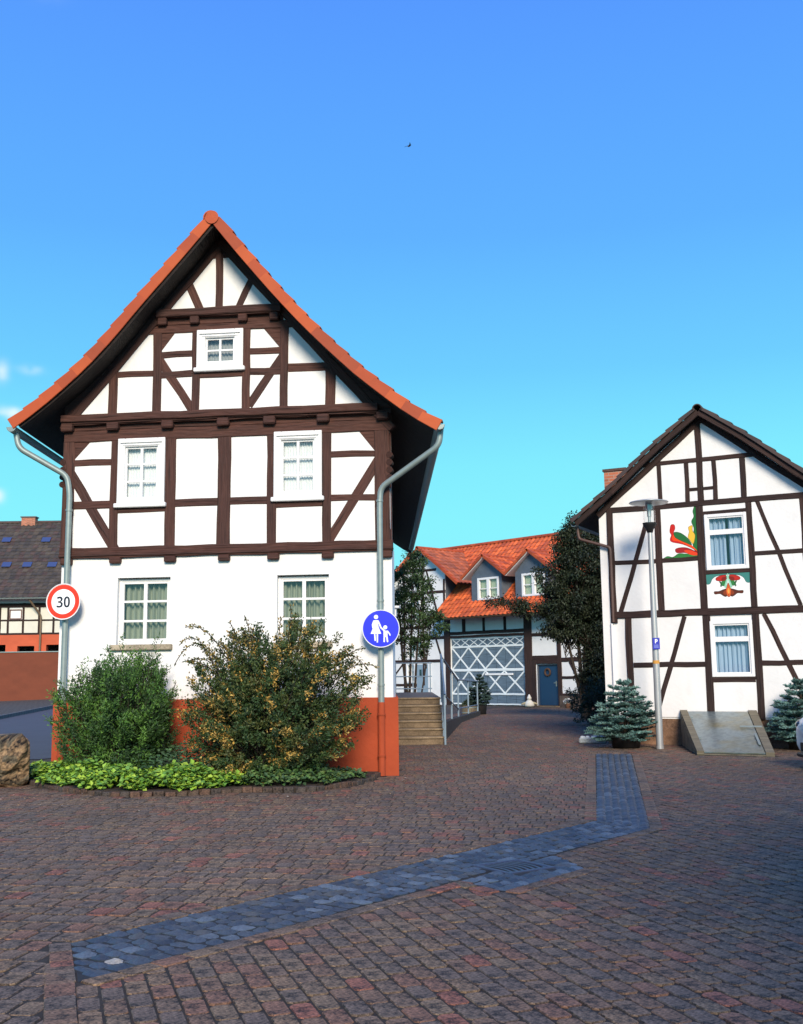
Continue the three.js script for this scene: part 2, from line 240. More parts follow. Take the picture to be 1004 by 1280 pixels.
// roof: a profile polyline (ridge first), carried along q through map(p, y, q)
function profileAt(poly) {
  const s = [0]; for (let i = 1; i < poly.length; i++) s.push(s[i - 1] + Math.hypot(poly[i][0] - poly[i - 1][0], poly[i][1] - poly[i - 1][1]));
  const L = s[s.length - 1];
  return { L, at(x) { x = Math.max(0, Math.min(L, x)); let i = 0; while (i < s.length - 2 && x > s[i + 1]) i++; const t = (x - s[i]) / (s[i + 1] - s[i]), dx = (poly[i + 1][0] - poly[i][0]) / (s[i + 1] - s[i]), dy = (poly[i + 1][1] - poly[i][1]) / (s[i + 1] - s[i]); let nx = -dy, ny = dx; if (ny < 0) { nx = -nx; ny = -ny; } return { p: poly[i][0] + (poly[i + 1][0] - poly[i][0]) * t, y: poly[i][1] + (poly[i + 1][1] - poly[i][1]) * t, nx, ny, dx, dy }; } };
}
function roofTiles(poly, q0, q1, map, tones, { len = 0.34, wid = 0.22, lift = 0.11, amp = 0.022, seg = 5, skip } = {}) {
  const pr = profileAt(poly), P = [], C = [], UV = [], rows = Math.ceil(pr.L / len), cols = Math.ceil((q1 - q0) / wid);
  const prof = (t) => amp * (t < 0.6 ? Math.sin(t / 0.6 * Math.PI) * 0.9 : -0.55 * Math.sin((t - 0.6) / 0.4 * Math.PI));
  for (let r = 0; r < rows; r++) for (let c = 0; c < cols; c++) {
    const s0 = Math.max(0, pr.L - (rows - r) * len - 0.03), s1 = Math.min(pr.L + 0.03, pr.L - (rows - r - 1) * len), qa = q0 + c * wid, qb = Math.min(q1, qa + wid);
    const a = pr.at(s0), b = pr.at(s1); if (skip && skip((a.p + b.p) / 2, (a.y + b.y) / 2, (qa + qb) / 2)) continue;
    const tone = pick(tones), k = 0.88 + 0.24 * rnd(), col = tone.map((x) => x * k), jit = (rnd() - 0.5) * 0.006;
    const pt = (e, q, h, ext = 0) => { const v = map(e.p + e.nx * h + e.dx * ext, e.y + e.ny * h + e.dy * ext, q); return v; };
    for (let i = 0; i < seg; i++) {
      const t0 = i / seg, t1 = (i + 1) / seg, x0 = qa + (qb - qa) * t0, x1 = qa + (qb - qa) * t1, h0 = prof(t0) + jit, h1 = prof(t1) + jit;
      const A = pt(a, x0, lift + h0 - 0.004), B = pt(a, x1, lift + h1 - 0.004), D = pt(b, x0, lift + h0 + 0.022), E = pt(b, x1, lift + h1 + 0.022), F = pt(b, x0, lift + h0 - 0.006), G = pt(b, x1, lift + h1 - 0.006);
      for (const tri of [[A, D, E], [A, E, B], [D, F, G], [D, G, E]]) for (const v of tri) { P.push(...v); C.push(...col); UV.push(v[0] + v[2], v[1]); }
    }
  }
  const g = new THREE.BufferGeometry(); g.setAttribute('position', new THREE.Float32BufferAttribute(P, 3)); g.setAttribute('color', new THREE.Float32BufferAttribute(C, 3)); g.setAttribute('uv', new THREE.Float32BufferAttribute(UV, 2)); g.computeVertexNormals(); return g;
}
function loftQuads(quads) { const P = []; for (const [a, b, c, d] of quads) P.push(...a, ...b, ...c, ...a, ...c, ...d); const g = new THREE.BufferGeometry(); g.setAttribute('position', new THREE.Float32BufferAttribute(P, 3)); return planarUV(g); }
function deckGeo(poly, q0, q1, map, t0, t1) {     // boards: the profile given thickness from t0 to t1 along its normal
  const pr = profileAt(poly), n = poly.length, lo = [], hi = []; let s = 0;
  for (let i = 0; i < n; i++) { if (i) s += Math.hypot(poly[i][0] - poly[i - 1][0], poly[i][1] - poly[i - 1][1]); const e = pr.at(Math.min(pr.L - 1e-4, s + 1e-5)), f = pr.at(Math.max(1e-5, s - 1e-5)), nx = (e.nx + f.nx) / 2, ny = (e.ny + f.ny) / 2; lo.push([poly[i][0] + nx * t0, poly[i][1] + ny * t0]); hi.push([poly[i][0] + nx * t1, poly[i][1] + ny * t1]); }
  const Q = []; for (let i = 0; i < n - 1; i++) { const A = (l, k, q) => map(l[k][0], l[k][1], q); Q.push([A(hi, i, q0), A(hi, i + 1, q0), A(hi, i + 1, q1), A(hi, i, q1)], [A(lo, i, q0), A(lo, i, q1), A(lo, i + 1, q1), A(lo, i + 1, q0)], [A(lo, i, q1), A(hi, i, q1), A(hi, i + 1, q1), A(lo, i + 1, q1)], [A(lo, i, q0), A(lo, i + 1, q0), A(hi, i + 1, q0), A(hi, i, q0)]); }
  const k = n - 1, A = (l, q) => map(l[k][0], l[k][1], q); Q.push([A(hi, q0), A(lo, q0), A(lo, q1), A(hi, q1)]); return loftQuads(Q);
}
function vergeTile(len, height, t, plate) {        // x runs down the slope, y along the slope's normal, z towards the gable front
  const tilt = 0.034; const g = merge([chamferBox(0, len, 0, height, -t, 0, 0.006), chamferBox(0, len, height - 0.03, height, -plate, -t, 0.005)]);
  const p = g.attributes.position; for (let i = 0; i < p.count; i++) if (p.getY(i) > height * 0.4) p.setY(i, p.getY(i) + tilt * (p.getX(i) / len - 0.2)); g.computeVertexNormals(); return g;
}
function vergeRow(parent, name, poly, zf, mats, { len = 0.34, height = 0.17, base = 0, t = 0.03, plate = 0.2 } = {}) {
  const pr = profileAt(poly), n = Math.round(pr.L / len), l = pr.L / n, left = poly[poly.length - 1][0] < poly[0][0];
  for (let i = 0; i < n; i++) {
    const a = pr.at(i * l), b = pr.at((i + 1) * l + 0.02), g = vergeTile(Math.hypot(b.p - a.p, b.y - a.y) + 0.025, height, t, plate);
    let ang = Math.atan2(b.y - a.y, b.p - a.p); if (left) { g.scale(-1, 1, 1); const q = g.attributes.position; for (let k = 0; k < q.count; k += 3) { const tmp = [q.getX(k), q.getY(k), q.getZ(k)]; q.setXYZ(k, q.getX(k + 1), q.getY(k + 1), q.getZ(k + 1)); q.setXYZ(k + 1, ...tmp); } g.computeVertexNormals(); ang = Math.atan2(b.y - a.y, b.p - a.p) + Math.PI; }
    g.translate(0, base, 0); g.rotateZ(ang); g.translate(a.p, a.y, zf + i * 0.0015 + rnd() * 0.002); mesh(parent, name, planarUV(g, rnd(), rnd()), pick(mats));
  }
}
function ridgeTile(r, len) { const s = new THREE.Shape(); s.absarc(0, 0, r, -0.15, Math.PI + 0.15, false); s.absarc(0, 0, r - 0.022, Math.PI + 0.15, -0.15, true); const g = new THREE.ExtrudeGeometry(s, { depth: len, bevelEnabled: false, curveSegments: 8 }); return planarUV(g); }

// ------------------------------------------------------------------ leaves
const _a = new THREE.Vector3(), _b = new THREE.Vector3(), _c = new THREE.Vector3();
function Leaves() { const P = [], C = []; return {
  add(p, n, axis, l, w, col, fold = 0.25) { // p base, axis along the leaf, n its face normal
    _a.copy(axis).normalize(); _b.crossVectors(n, _a); if (_b.lengthSq() < 1e-6) _b.set(1, 0, 0); _b.normalize(); _c.crossVectors(_a, _b);
    const B = [p.x, p.y, p.z], T1 = [p.x + _a.x * l, p.y + _a.y * l, p.z + _a.z * l], m = 0.45 * l, f = w * fold, L = [p.x + _a.x * m + _b.x * w / 2 + _c.x * f, p.y + _a.y * m + _b.y * w / 2 + _c.y * f, p.z + _a.z * m + _b.z * w / 2 + _c.z * f], R = [p.x + _a.x * m - _b.x * w / 2 + _c.x * f, p.y + _a.y * m - _b.y * w / 2 + _c.y * f, p.z + _a.z * m - _b.z * w / 2 + _c.z * f];
    P.push(...B, ...R, ...T1, ...B, ...T1, ...L); for (let i = 0; i < 6; i++) C.push(...col);
  },
  geo() { const g = new THREE.BufferGeometry(); g.setAttribute('position', new THREE.Float32BufferAttribute(P, 3)); g.setAttribute('color', new THREE.Float32BufferAttribute(C, 3)); g.computeVertexNormals(); return g; }, get count() { return C.length / 18; } }; }
const dirRand = () => { const z = rr(-1, 1), a = rr(0, 2 * Math.PI), s = Math.sqrt(1 - z * z); return new THREE.Vector3(s * Math.cos(a), z, s * Math.sin(a)); };
const tint = (c, k = 0.35) => { const f = 1 - k / 2 + k * rnd(); return c.map((x) => x * f); };
function twig(list, a, b, r, bow = 0.1) { const m = a.clone().lerp(b, 0.5).add(new THREE.Vector3(rr(-bow, bow), rr(0, bow), rr(-bow, bow))); const g = new THREE.TubeGeometry(new THREE.QuadraticBezierCurve3(a, m, b), 5, r, 4, false); const p = g.attributes.position; for (let i = 0; i < p.count; i++) { const k = Math.floor(i / 5) / 5, c = new THREE.QuadraticBezierCurve3(a, m, b).getPoint(k), f = 1 - 0.7 * k; p.setXYZ(i, c.x + (p.getX(i) - c.x) * f, c.y + (p.getY(i) - c.y) * f, c.z + (p.getZ(i) - c.z) * f); } list.push(g); }

// ------------------------------------------------------------------ the ground
const inPoly = (x, z, p) => { let r = false; for (let i = 0, j = p.length - 1; i < p.length; j = i++) if ((p[i][1] > z) !== (p[j][1] > z) && x < (p[j][0] - p[i][0]) * (z - p[i][1]) / (p[j][1] - p[i][1]) + p[i][0]) r = !r; return r; };
const distPoly = (x, z, p) => { let d = 1e9; for (let i = 0; i < p.length; i++) { const a = p[i], b = p[(i + 1) % p.length], ex = b[0] - a[0], ez = b[1] - a[1], t = Math.max(0, Math.min(1, ((x - a[0]) * ex + (z - a[1]) * ez) / (ex * ex + ez * ez))); d = Math.min(d, Math.hypot(x - a[0] - t * ex, z - a[1] - t * ez)); } return d; };
const groundMat = std(0.1, 0.072, 0.054, { map: T.speck, roughness: 0.95 });
sheet([[-320, 60], [320, 60], [320, -420], [-320, -420]], -0.024, groundMat, 'ground');
sheet([[-9, 3], [16, 3], [24, -34], [-1.0, -36], [-1.0, -19], [-7.2, -20]], -0.0085, M.joint, 'paving_bed');
sheet([[-1.0, -33.8], [24, -33.8], [24, -75], [-4, -75]], -0.0045, groundMat, 'courtyard');
sheet([[-7.4, -22.2], [-6.4, -24], [-8.2, -60], [-12, -110], [-32, -110], [-19.2, -60], [-16.2, -43], [-13.6, -30], [-12.8, -22]], -0.012, M.asphalt, 'road');
{ // pavement beyond the road, rising gently along the red wall, with its kerb
  const top = [[-16.2, 0.12, -43], [-19.2, 0.12, -60], [-21.4, 0.18, -70.2], [-21.4, 0.4, -70.2], [-34, 0.05, -70.2], [-34, 0.02, -43]];
  const P = [[[-16.2, 0.12, -43], [-19.2, 0.16, -60], [-34, 0.04, -60], [-34, 0.02, -43]], [[-19.2, 0.16, -60], [-20.6, 0.36, -70.3], [-34, -0.01, -70.3], [-34, 0.04, -60]]];
  setting('pavement', loftQuads(P.map(([a, b, c, d]) => [a, d, c, b])), M.sidewalk);
  setting('kerb', loftQuads([[[-16.2, 0.125, -43], [-19.2, 0.165, -60], [-19.35, 0.165, -60], [-16.35, 0.125, -43]], [[-16.2, -0.02, -43], [-16.2, 0.125, -43], [-19.2, 0.165, -60], [-19.2, -0.02, -60]], [[-19.2, -0.02, -60], [-19.2, 0.165, -60], [-20.6, 0.365, -70.3], [-20.6, -0.02, -70.3]], [[-19.2, 0.165, -60], [-20.6, 0.365, -70.3], [-20.75, 0.365, -70.3], [-19.35, 0.165, -60]]]), std(0.16, 0.16, 0.16, { map: T.stone }));
}
const gutterPoly = [[-2.05, -6.9], [2.1, -12.1], [3.78, -21.66], [4.46, -21.55], [2.52, -11.45], [1.32, -9.86], [1.47, -9.2], [0.72, -8.3], [0.42, -8.72], [-1.76, -6.04]];
const bedPoly = [[-6.45, -19.2], [-6.0, -17.4], [-5.35, -16.35], [-4.5, -15.45], [-3.7, -15.0], [-2.95, -15.12], [-2.2, -15.45], [-1.5, -15.35], [-0.95, -15.85], [-0.55, -16.8], [-0.42, -17.58], [-5.9, -18.28]];
const houseFoot = [[-6.0, -18.3], [-0.08, -17.62], [-0.5, -35], [-6.4, -36]];
const rightFoot = [[4.55, -24.85], [8.95, -22.6], [13, -30.5], [8.6, -33]];
const hatchFoot = [[6.0, -23.9], [7.5, -23.2], [6.95, -20.4], [5.55, -21.1]];
const zoneB = [[-1.95, -6.5], [-1.76, -6.04], [0.42, -8.72], [0.72, -8.3], [1.47, -9.2], [1.32, -9.86], [2.52, -11.45], [4.46, -21.55], [4.6, -23.5], [5.5, -25], [40, -25], [40, 4], [1.45, 4]];
const paverShape = (l, w, c) => { const s = new THREE.Shape(); const a = l / 2 - 0.004, b = w / 2 - 0.004; s.moveTo(-a + c, -b); s.lineTo(a - c, -b); s.lineTo(a, -b + c); s.lineTo(a, b - c); s.lineTo(a - c, b); s.lineTo(-a + c, b); s.lineTo(-a, b - c); s.lineTo(-a, -b + c); s.closePath(); const g = new THREE.ExtrudeGeometry(s, { depth: 0.03, bevelEnabled: true, bevelThickness: 0.005, bevelSize: 0.004, bevelSegments: 1, bevelOffset: -0.004 }); g.rotateX(-Math.PI / 2); g.translate(0, -0.036, 0); return g; };
const paverTones = [[0.173, 0.113, 0.071], [0.149, 0.105, 0.071], [0.18, 0.107, 0.064], [0.208, 0.106, 0.063], [0.253, 0.098, 0.059], [0.188, 0.126, 0.074], [0.138, 0.098, 0.071], [0.208, 0.132, 0.074]];
const toneWeights = [5, 5, 4, 3, 1.3, 3, 4, 1.2], toneSum = toneWeights.reduce((a, b) => a + b);
const toneIndex = () => { let r = rnd() * toneSum, i = 0; while ((r -= toneWeights[i]) > 0 && i < 7) i++; return i; };
const paverMats = paverTones.map(([r, g, b]) => std(r * 1.75, g * 1.75, b * 1.75, { map: T.speck, bumpMap: T.speckBump, bumpScale: 0.004, roughness: 0.82 }));
const paverWhite = std(1.75, 1.75, 1.75, { map: T.speck, bumpMap: T.speckBump, bumpScale: 0.004, roughness: 0.82 });
paverWhite.color.setRGB(1.0, 1.0, 1.0);
const blocks = [];                                   // {x, z, turn, kind, tone}
const okPlace = (x, z) => !inPoly(x, z, bedPoly) && distPoly(x, z, bedPoly) > 0.08 && !inPoly(x, z, houseFoot) && !inPoly(x, z, rightFoot) && !inPoly(x, z, hatchFoot);
const inView = (x, z) => Math.abs(x) < -z * 0.39 + 1.6 && z < -3.2 && z > -54 && !(z < -33.6 && (x < 0.9 - (z + 33.6) * -0.06 || x > 9.2)) && !(z < -44 && x < 2.0 + (-z - 44) * 0.35) && !(x < -6.2 && z < -19.5) && !(x < -0.6 && z < -18.2);
function lay(angle, along, across, dirAcross, kind, test, x0, z0, n) {
  const dx = Math.cos(rad(angle)), dz = -Math.sin(rad(angle)), ex = -dz, ez = dx;
  for (let r = -n; r <= n; r++) for (let c = -n; c <= n; c++) {
    const a = (c + (((r % 2) + 2) % 2) * 0.5) * along + 0.03 * Math.sin(r * 1.7), b = r * across, x = x0 + dx * a + ex * b, z = z0 + dz * a + ez * b;
    if (!inView(x, z) || !test(x, z) || !okPlace(x, z)) continue;
    blocks.push({ x, z, turn: rad(angle + dirAcross) + (rnd() - 0.5) * 0.035, kind, tone: toneIndex(), low: distPoly(x, z, gutterPoly) < 0.27 || Math.abs((x + 1.95) * 0.951 - (z + 6.5) * 0.309) < 0.2 && z > -6.7 });
  }
}
lay(108, 0.245, 0.124, 0, 0, (x, z) => inPoly(x, z, zoneB) && !inPoly(x, z, gutterPoly) && distPoly(x, z, gutterPoly) > 0.1 && Math.abs((x + 1.95) * 0.951 + (z + 6.5) * -0.309) > (z > -6.5 ? 0.06 : 0), 0, -14, 190);
lay(-9, 0.155, 0.235, 90, 1, (x, z) => !inPoly(x, z, zoneB) && !inPoly(x, z, gutterPoly) && distPoly(x, z, gutterPoly) > 0.1 && !(z > -6.6 && Math.abs((x + 1.95) * 0.951 - (z + 6.5) * 0.309) < 0.06), 0, -16, 150);
// edging row round the drain strip and along the change of pattern
{
  const ring = gutterPoly.concat([gutterPoly[0]]), runs = []; for (let i = 0; i < ring.length - 1; i++) runs.push([ring[i], ring[i + 1], 0.075]);
  runs.push([[-1.98, -6.42], [-1.2, -4.0], 0.0]);
  for (const [a, b, off] of runs) {
    const L = Math.hypot(b[0] - a[0], b[1] - a[1]), n = Math.max(1, Math.round(L / 0.238)), ux = (b[0] - a[0]) / L, uz = (b[1] - a[1]) / L;
    let ox = -uz, oz = ux; if (off && inPoly((a[0] + b[0]) / 2 + ox * 0.05, (a[1] + b[1]) / 2 + oz * 0.05, gutterPoly)) { ox = -ox; oz = -oz; }
    for (let i = 0; i < n; i++) { const t = (i + 0.5) / n * L, x = a[0] + ux * t + ox * off, z = a[1] + uz * t + oz * off; if (inView(x, z) && !hatchFoot.includes(0)) blocks.push({ x, z, turn: Math.atan2(-uz, ux), kind: off ? 2 : 3, tone: toneIndex() }); }
  }
}
{
  const paving = new THREE.Group(); paving.name = 'block_paving'; paving.userData.kind = 'structure'; scene.add(paving);
  const dims = [[0.244, 0.124, 0.024], [0.234, 0.153, 0.022], [0.236, 0.145, 0.013], [0.248, 0.17, 0.014]], geos = dims.map(([l, w, c]) => [0, 1, 2].map((k) => planarUV(paverShape(l, w, c), 0.23 * k + 0.11, 0.31 * k)));
  const seen = (b) => { const v = new THREE.Vector3(b.x, 0, b.z).project(camera); return Math.abs(v.x) < 1.02 && Math.abs(v.y) < 1.02; };
  camera.updateMatrixWorld(); camera.updateProjectionMatrix();
  blocks.forEach((b) => { b.big = seen(b) ? -b.z : 1e6 - b.z; });
  blocks.sort((a, b) => a.big - b.big);
  const place = (b) => { const k = b.low ? 0.3 : 1, tl = (rnd() - 0.5) * 0.022 * k, t2 = (rnd() - 0.5) * 0.022 * k, y = b.low ? -0.004 : b.kind > 1 ? 0.003 : (rnd() - 0.5) * 0.006; return new THREE.Matrix4().compose(new THREE.Vector3(b.x, y, b.z), new THREE.Quaternion().setFromEuler(new THREE.Euler(tl, b.turn, t2, 'YXZ')), new THREE.Vector3(rr(0.965, 0.99), 1, rr(0.95, 0.985))); };
  blocks.slice(0, 300).forEach((b) => { const m = mesh(paving, 'paver', geos[b.kind][Math.floor(rnd() * 3)], paverMats[b.tone]); place(b).decompose(m.position, m.quaternion, m.scale); });
  const rest = blocks.slice(300), buckets = {};
  for (const b of rest) { const k = b.kind * 3 + Math.floor(rnd() * 3); (buckets[k] = buckets[k] || []).push(b); }
  for (const k of Object.keys(buckets)) { const list = buckets[k], im = new THREE.InstancedMesh(geos[Math.floor(k / 3)][k % 3], paverWhite, list.length); list.forEach((b, i) => { im.setMatrixAt(i, place(b)); const t = paverTones[b.tone], f = 1.75 * rr(0.86, 1.1) * (0.72 + 0.5 * fbm(b.x / 40 + 0.5, -b.z / 40, 22, 22, 3, 77)); im.setColorAt(i, lc(t[0] * f, t[1] * f, t[2] * f)); }); im.name = 'paver_field'; stuff(im); paving.add(im); }
}
{ // the drain strip of bluish setts
  const strip = new THREE.Group(); strip.name = 'drain_strip'; strip.userData.kind = 'structure'; scene.add(strip);
  const tones = [[0.04, 0.055, 0.076], [0.032, 0.045, 0.062], [0.05, 0.068, 0.09], [0.042, 0.056, 0.072], [0.027, 0.037, 0.052], [0.08, 0.105, 0.13], [0.055, 0.06, 0.062]];
  const mats = tones.map(([r, g, b]) => std(r * 1.5, g * 1.5, b * 1.5, { map: T.stone, bumpMap: T.stoneBump, bumpScale: 0.014, roughness: 0.55 }));
  const pale = std(0.5, 0.47, 0.4, { map: T.stone, bumpMap: T.stoneBump, bumpScale: 0.01 });
  mesh(strip, 'mortar_bed', loftQuads([[[-2.05, -0.006, -6.9], [-1.76, -0.006, -6.04], [2.52, -0.006, -11.45], [2.1, -0.006, -12.1]], [[2.1, -0.006, -12.1], [2.52, -0.006, -11.45], [4.46, -0.006, -21.55], [3.78, -0.006, -21.66]], [[0.42, -0.0055, -8.72], [0.72, -0.0055, -8.3], [1.47, -0.0055, -9.2], [1.32, -0.0055, -9.86]]]), std(0.022, 0.025, 0.028, { map: T.stone }));
  const gc = [0.9, -9.3], g1 = [0.83, -0.558], g2 = [0.558, 0.83], gh = 0.255;
  const inGrate = (x, z, m) => Math.abs((x - gc[0]) * g1[0] + (z - gc[1]) * g1[1]) < gh + m && Math.abs((x - gc[0]) * g2[0] + (z - gc[1]) * g2[1]) < gh + m;
  const setts = [];
  const quadFill = (a0, a1, b0, b1, n, len, cond) => { const L = Math.hypot(a1[0] - a0[0], a1[1] - a0[1]); for (let r = 0; r < n; r++) { let s = -rnd() * len * 0.5; while (s < L) { const l = len * rr(0.8, 1.22), sm = (Math.max(0, s) + Math.min(L, s + l)) / 2 / L, ln = Math.min(L, s + l) - Math.max(0, s); s += l; if (ln < 0.05) continue; const t = (r + 0.5) / n, x = (a0[0] + (a1[0] - a0[0]) * sm) * (1 - t) + (b0[0] + (b1[0] - b0[0]) * sm) * t, z = (a0[1] + (a1[1] - a0[1]) * sm) * (1 - t) + (b0[1] + (b1[1] - b0[1]) * sm) * t; if (inGrate(x, z, 0.015) || (cond && !cond(x, z))) continue; const wd = Math.hypot(a0[0] + (a1[0] - a0[0]) * sm - b0[0] - (b1[0] - b0[0]) * sm, a0[1] + (a1[1] - a0[1]) * sm - b0[1] - (b1[1] - b0[1]) * sm) / n; setts.push({ x: x + rr(-0.006, 0.006), z: z + rr(-0.006, 0.006), l: ln, w: wd, turn: Math.atan2(-(a1[1] - a0[1]), a1[0] - a0[0]) + (rnd() - 0.5) * 0.14 }); } } };
  quadFill([-2.05, -6.9], [2.1, -12.1], [-1.76, -6.04], [2.52, -11.45], 6, 0.128);
  quadFill([2.1, -12.1], [3.78, -21.66], [2.52, -11.45], [4.46, -21.55], 6, 0.125);
  quadFill([0.44, -8.74], [1.33, -9.88], [0.72, -8.3], [1.47, -9.2], 4, 0.125, (x, z) => (x + 1.76) * 0.784 + (z + 6.04) * 0.62 > 0.07);
  const protos = [0, 1, 2, 3].map((k) => { const g = new THREE.BoxGeometry(1, 0.06, 1, 3, 1, 3), p = g.attributes.position; for (let i = 0; i < p.count; i++) { const x = p.getX(i), z = p.getZ(i), e = Math.max(Math.abs(x), Math.abs(z)), h = hash2(Math.round(x * 10) + 20, Math.round(z * 10) + 20, k + 50), top = p.getY(i) > 0; p.setXYZ(i, x + (h - 0.5) * 0.09 + (e > 0.49 && Math.abs(x) > 0.49 && Math.abs(z) > 0.49 ? -Math.sign(x) * 0.045 : 0), top ? (e > 0.49 ? -0.009 - 0.006 * h : 0.012 * (h - 0.5)) : -0.05, z + (hash2(Math.round(z * 10) + 9, Math.round(x * 10) + 31, k + 70) - 0.5) * 0.09 + (Math.abs(x) > 0.49 && Math.abs(z) > 0.49 ? -Math.sign(z) * 0.045 : 0)); } const n = g.toNonIndexed(); n.computeVertexNormals(); const q = n.attributes.position, uv = n.attributes.uv; for (let i = 0; i < q.count; i++) uv.setXY(i, q.getX(i) * 0.15 + k * 0.3, q.getZ(i) * 0.15 + k * 0.17); return n; });
  setts.sort((a, b) => b.z - a.z);
  const place = (s) => new THREE.Matrix4().compose(new THREE.Vector3(s.x, rr(0.004, 0.011), s.z), new THREE.Quaternion().setFromEuler(new THREE.Euler(rr(-0.03, 0.03), s.turn, rr(-0.03, 0.03), 'YXZ')), new THREE.Vector3(s.l * 0.91, 1, s.w * 0.9));
  setts.forEach((s, i) => { s.pale = i === 9; });
  setts.slice(0, 300).forEach((s) => { const white = Math.hypot(s.x + 1.72, s.z + 6.42) < 0.055; const m = mesh(strip, 'sett', pick(protos), white ? pale : pick(mats)); place(s).decompose(m.position, m.quaternion, m.scale); });
  const rest = setts.slice(300), im = new THREE.InstancedMesh(protos[1], std(1, 1, 1, { map: T.stone, bumpMap: T.stoneBump, bumpScale: 0.014, roughness: 0.55 }), rest.length); rest.forEach((s, i) => { im.setMatrixAt(i, place(s)); const t = pick(tones); im.setColorAt(i, lc(t[0] * 1.5, t[1] * 1.5, t[2] * 1.5)); }); im.name = 'sett_field'; stuff(im); strip.add(im);
  // grate with bowed bars
  const gr = thing('drain_grate', 'square cast iron drain grate with bowed bars set in the blue sett strip', 'drain grate', [gc[0], 0, gc[1]], Math.atan2(0.558, 0.83));
  const iron = std(0.09, 0.105, 0.15, { roughness: 0.45, metalness: 0.5, map: T.metal });
  mesh(gr, 'frame', merge([chamferBox(-0.25, 0.25, -0.05, 0.01, -0.25, -0.205, 0.006), chamferBox(-0.25, 0.25, -0.05, 0.01, 0.205, 0.25, 0.006), chamferBox(-0.25, -0.205, -0.05, 0.0095, -0.205, 0.205, 0.006), chamferBox(0.205, 0.25, -0.05, 0.0095, -0.205, 0.205, 0.006)]), iron);
  mesh(gr, 'slot_shade_sheet', box(-0.24, 0.24, -0.03, 0.0, -0.24, 0.24), std(0.012, 0.011, 0.01));  // near-black sheet paints the darkness of the drain shaft between the bars
  for (let i = 0; i < 7; i++) { const x0 = -0.18 + i * 0.06, s = new THREE.Shape(); const N = 8; for (let k = 0; k <= N; k++) { const z = -0.21 + 0.42 * k / N; s[k ? 'lineTo' : 'moveTo'](x0 + 0.05 * (1 - (z / 0.21) ** 2) - 0.018, z); } for (let k = N; k >= 0; k--) { const z = -0.21 + 0.42 * k / N; s.lineTo(x0 + 0.05 * (1 - (z / 0.21) ** 2) + 0.008, z); } const g = new THREE.ExtrudeGeometry(s, { depth: 0.012, bevelEnabled: false }); g.rotateX(Math.PI / 2); g.translate(0, 0.004, 0); mesh(gr, 'bar', planarUV(g), iron); }
}
{ // planting bed: soil, kerb stones
  const s = new THREE.Shape(bedPoly.map(([x, z]) => new THREE.Vector2(x, -z))), g = new THREE.ExtrudeGeometry(s, { depth: 0.1, bevelEnabled: false }); g.rotateX(-Math.PI / 2); g.translate(0, -0.03, 0); setting('soil', planarUV(g), M.soil);
  const k = new THREE.Group(); k.name = 'bed_edging'; k.userData.kind = 'structure'; scene.add(k);
  const em = [std(0.13, 0.085, 0.06, { map: T.speck }), std(0.17, 0.095, 0.062, { map: T.speck }), std(0.11, 0.085, 0.07, { map: T.speck })];
  const c = new THREE.CatmullRomCurve3(bedPoly.slice(0, 11).map(([x, z]) => new THREE.Vector3(x, 0, z))), n = 66, geo = [0, 1, 2].map(() => chamferBox(-0.07, 0.07, -0.05, 0.1, -0.045, 0.045, 0.008));
  for (let i = 0; i < n; i++) { const p = c.getPointAt((i + 0.5) / n), t = c.getTangentAt((i + 0.5) / n), m = mesh(k, 'edging_stone', pick(geo), pick(em)); m.position.set(p.x, rr(-0.055, -0.03), p.z); m.rotation.set(rr(-0.05, 0.05), Math.atan2(-t.z, t.x), rr(-0.04, 0.04)); }
}
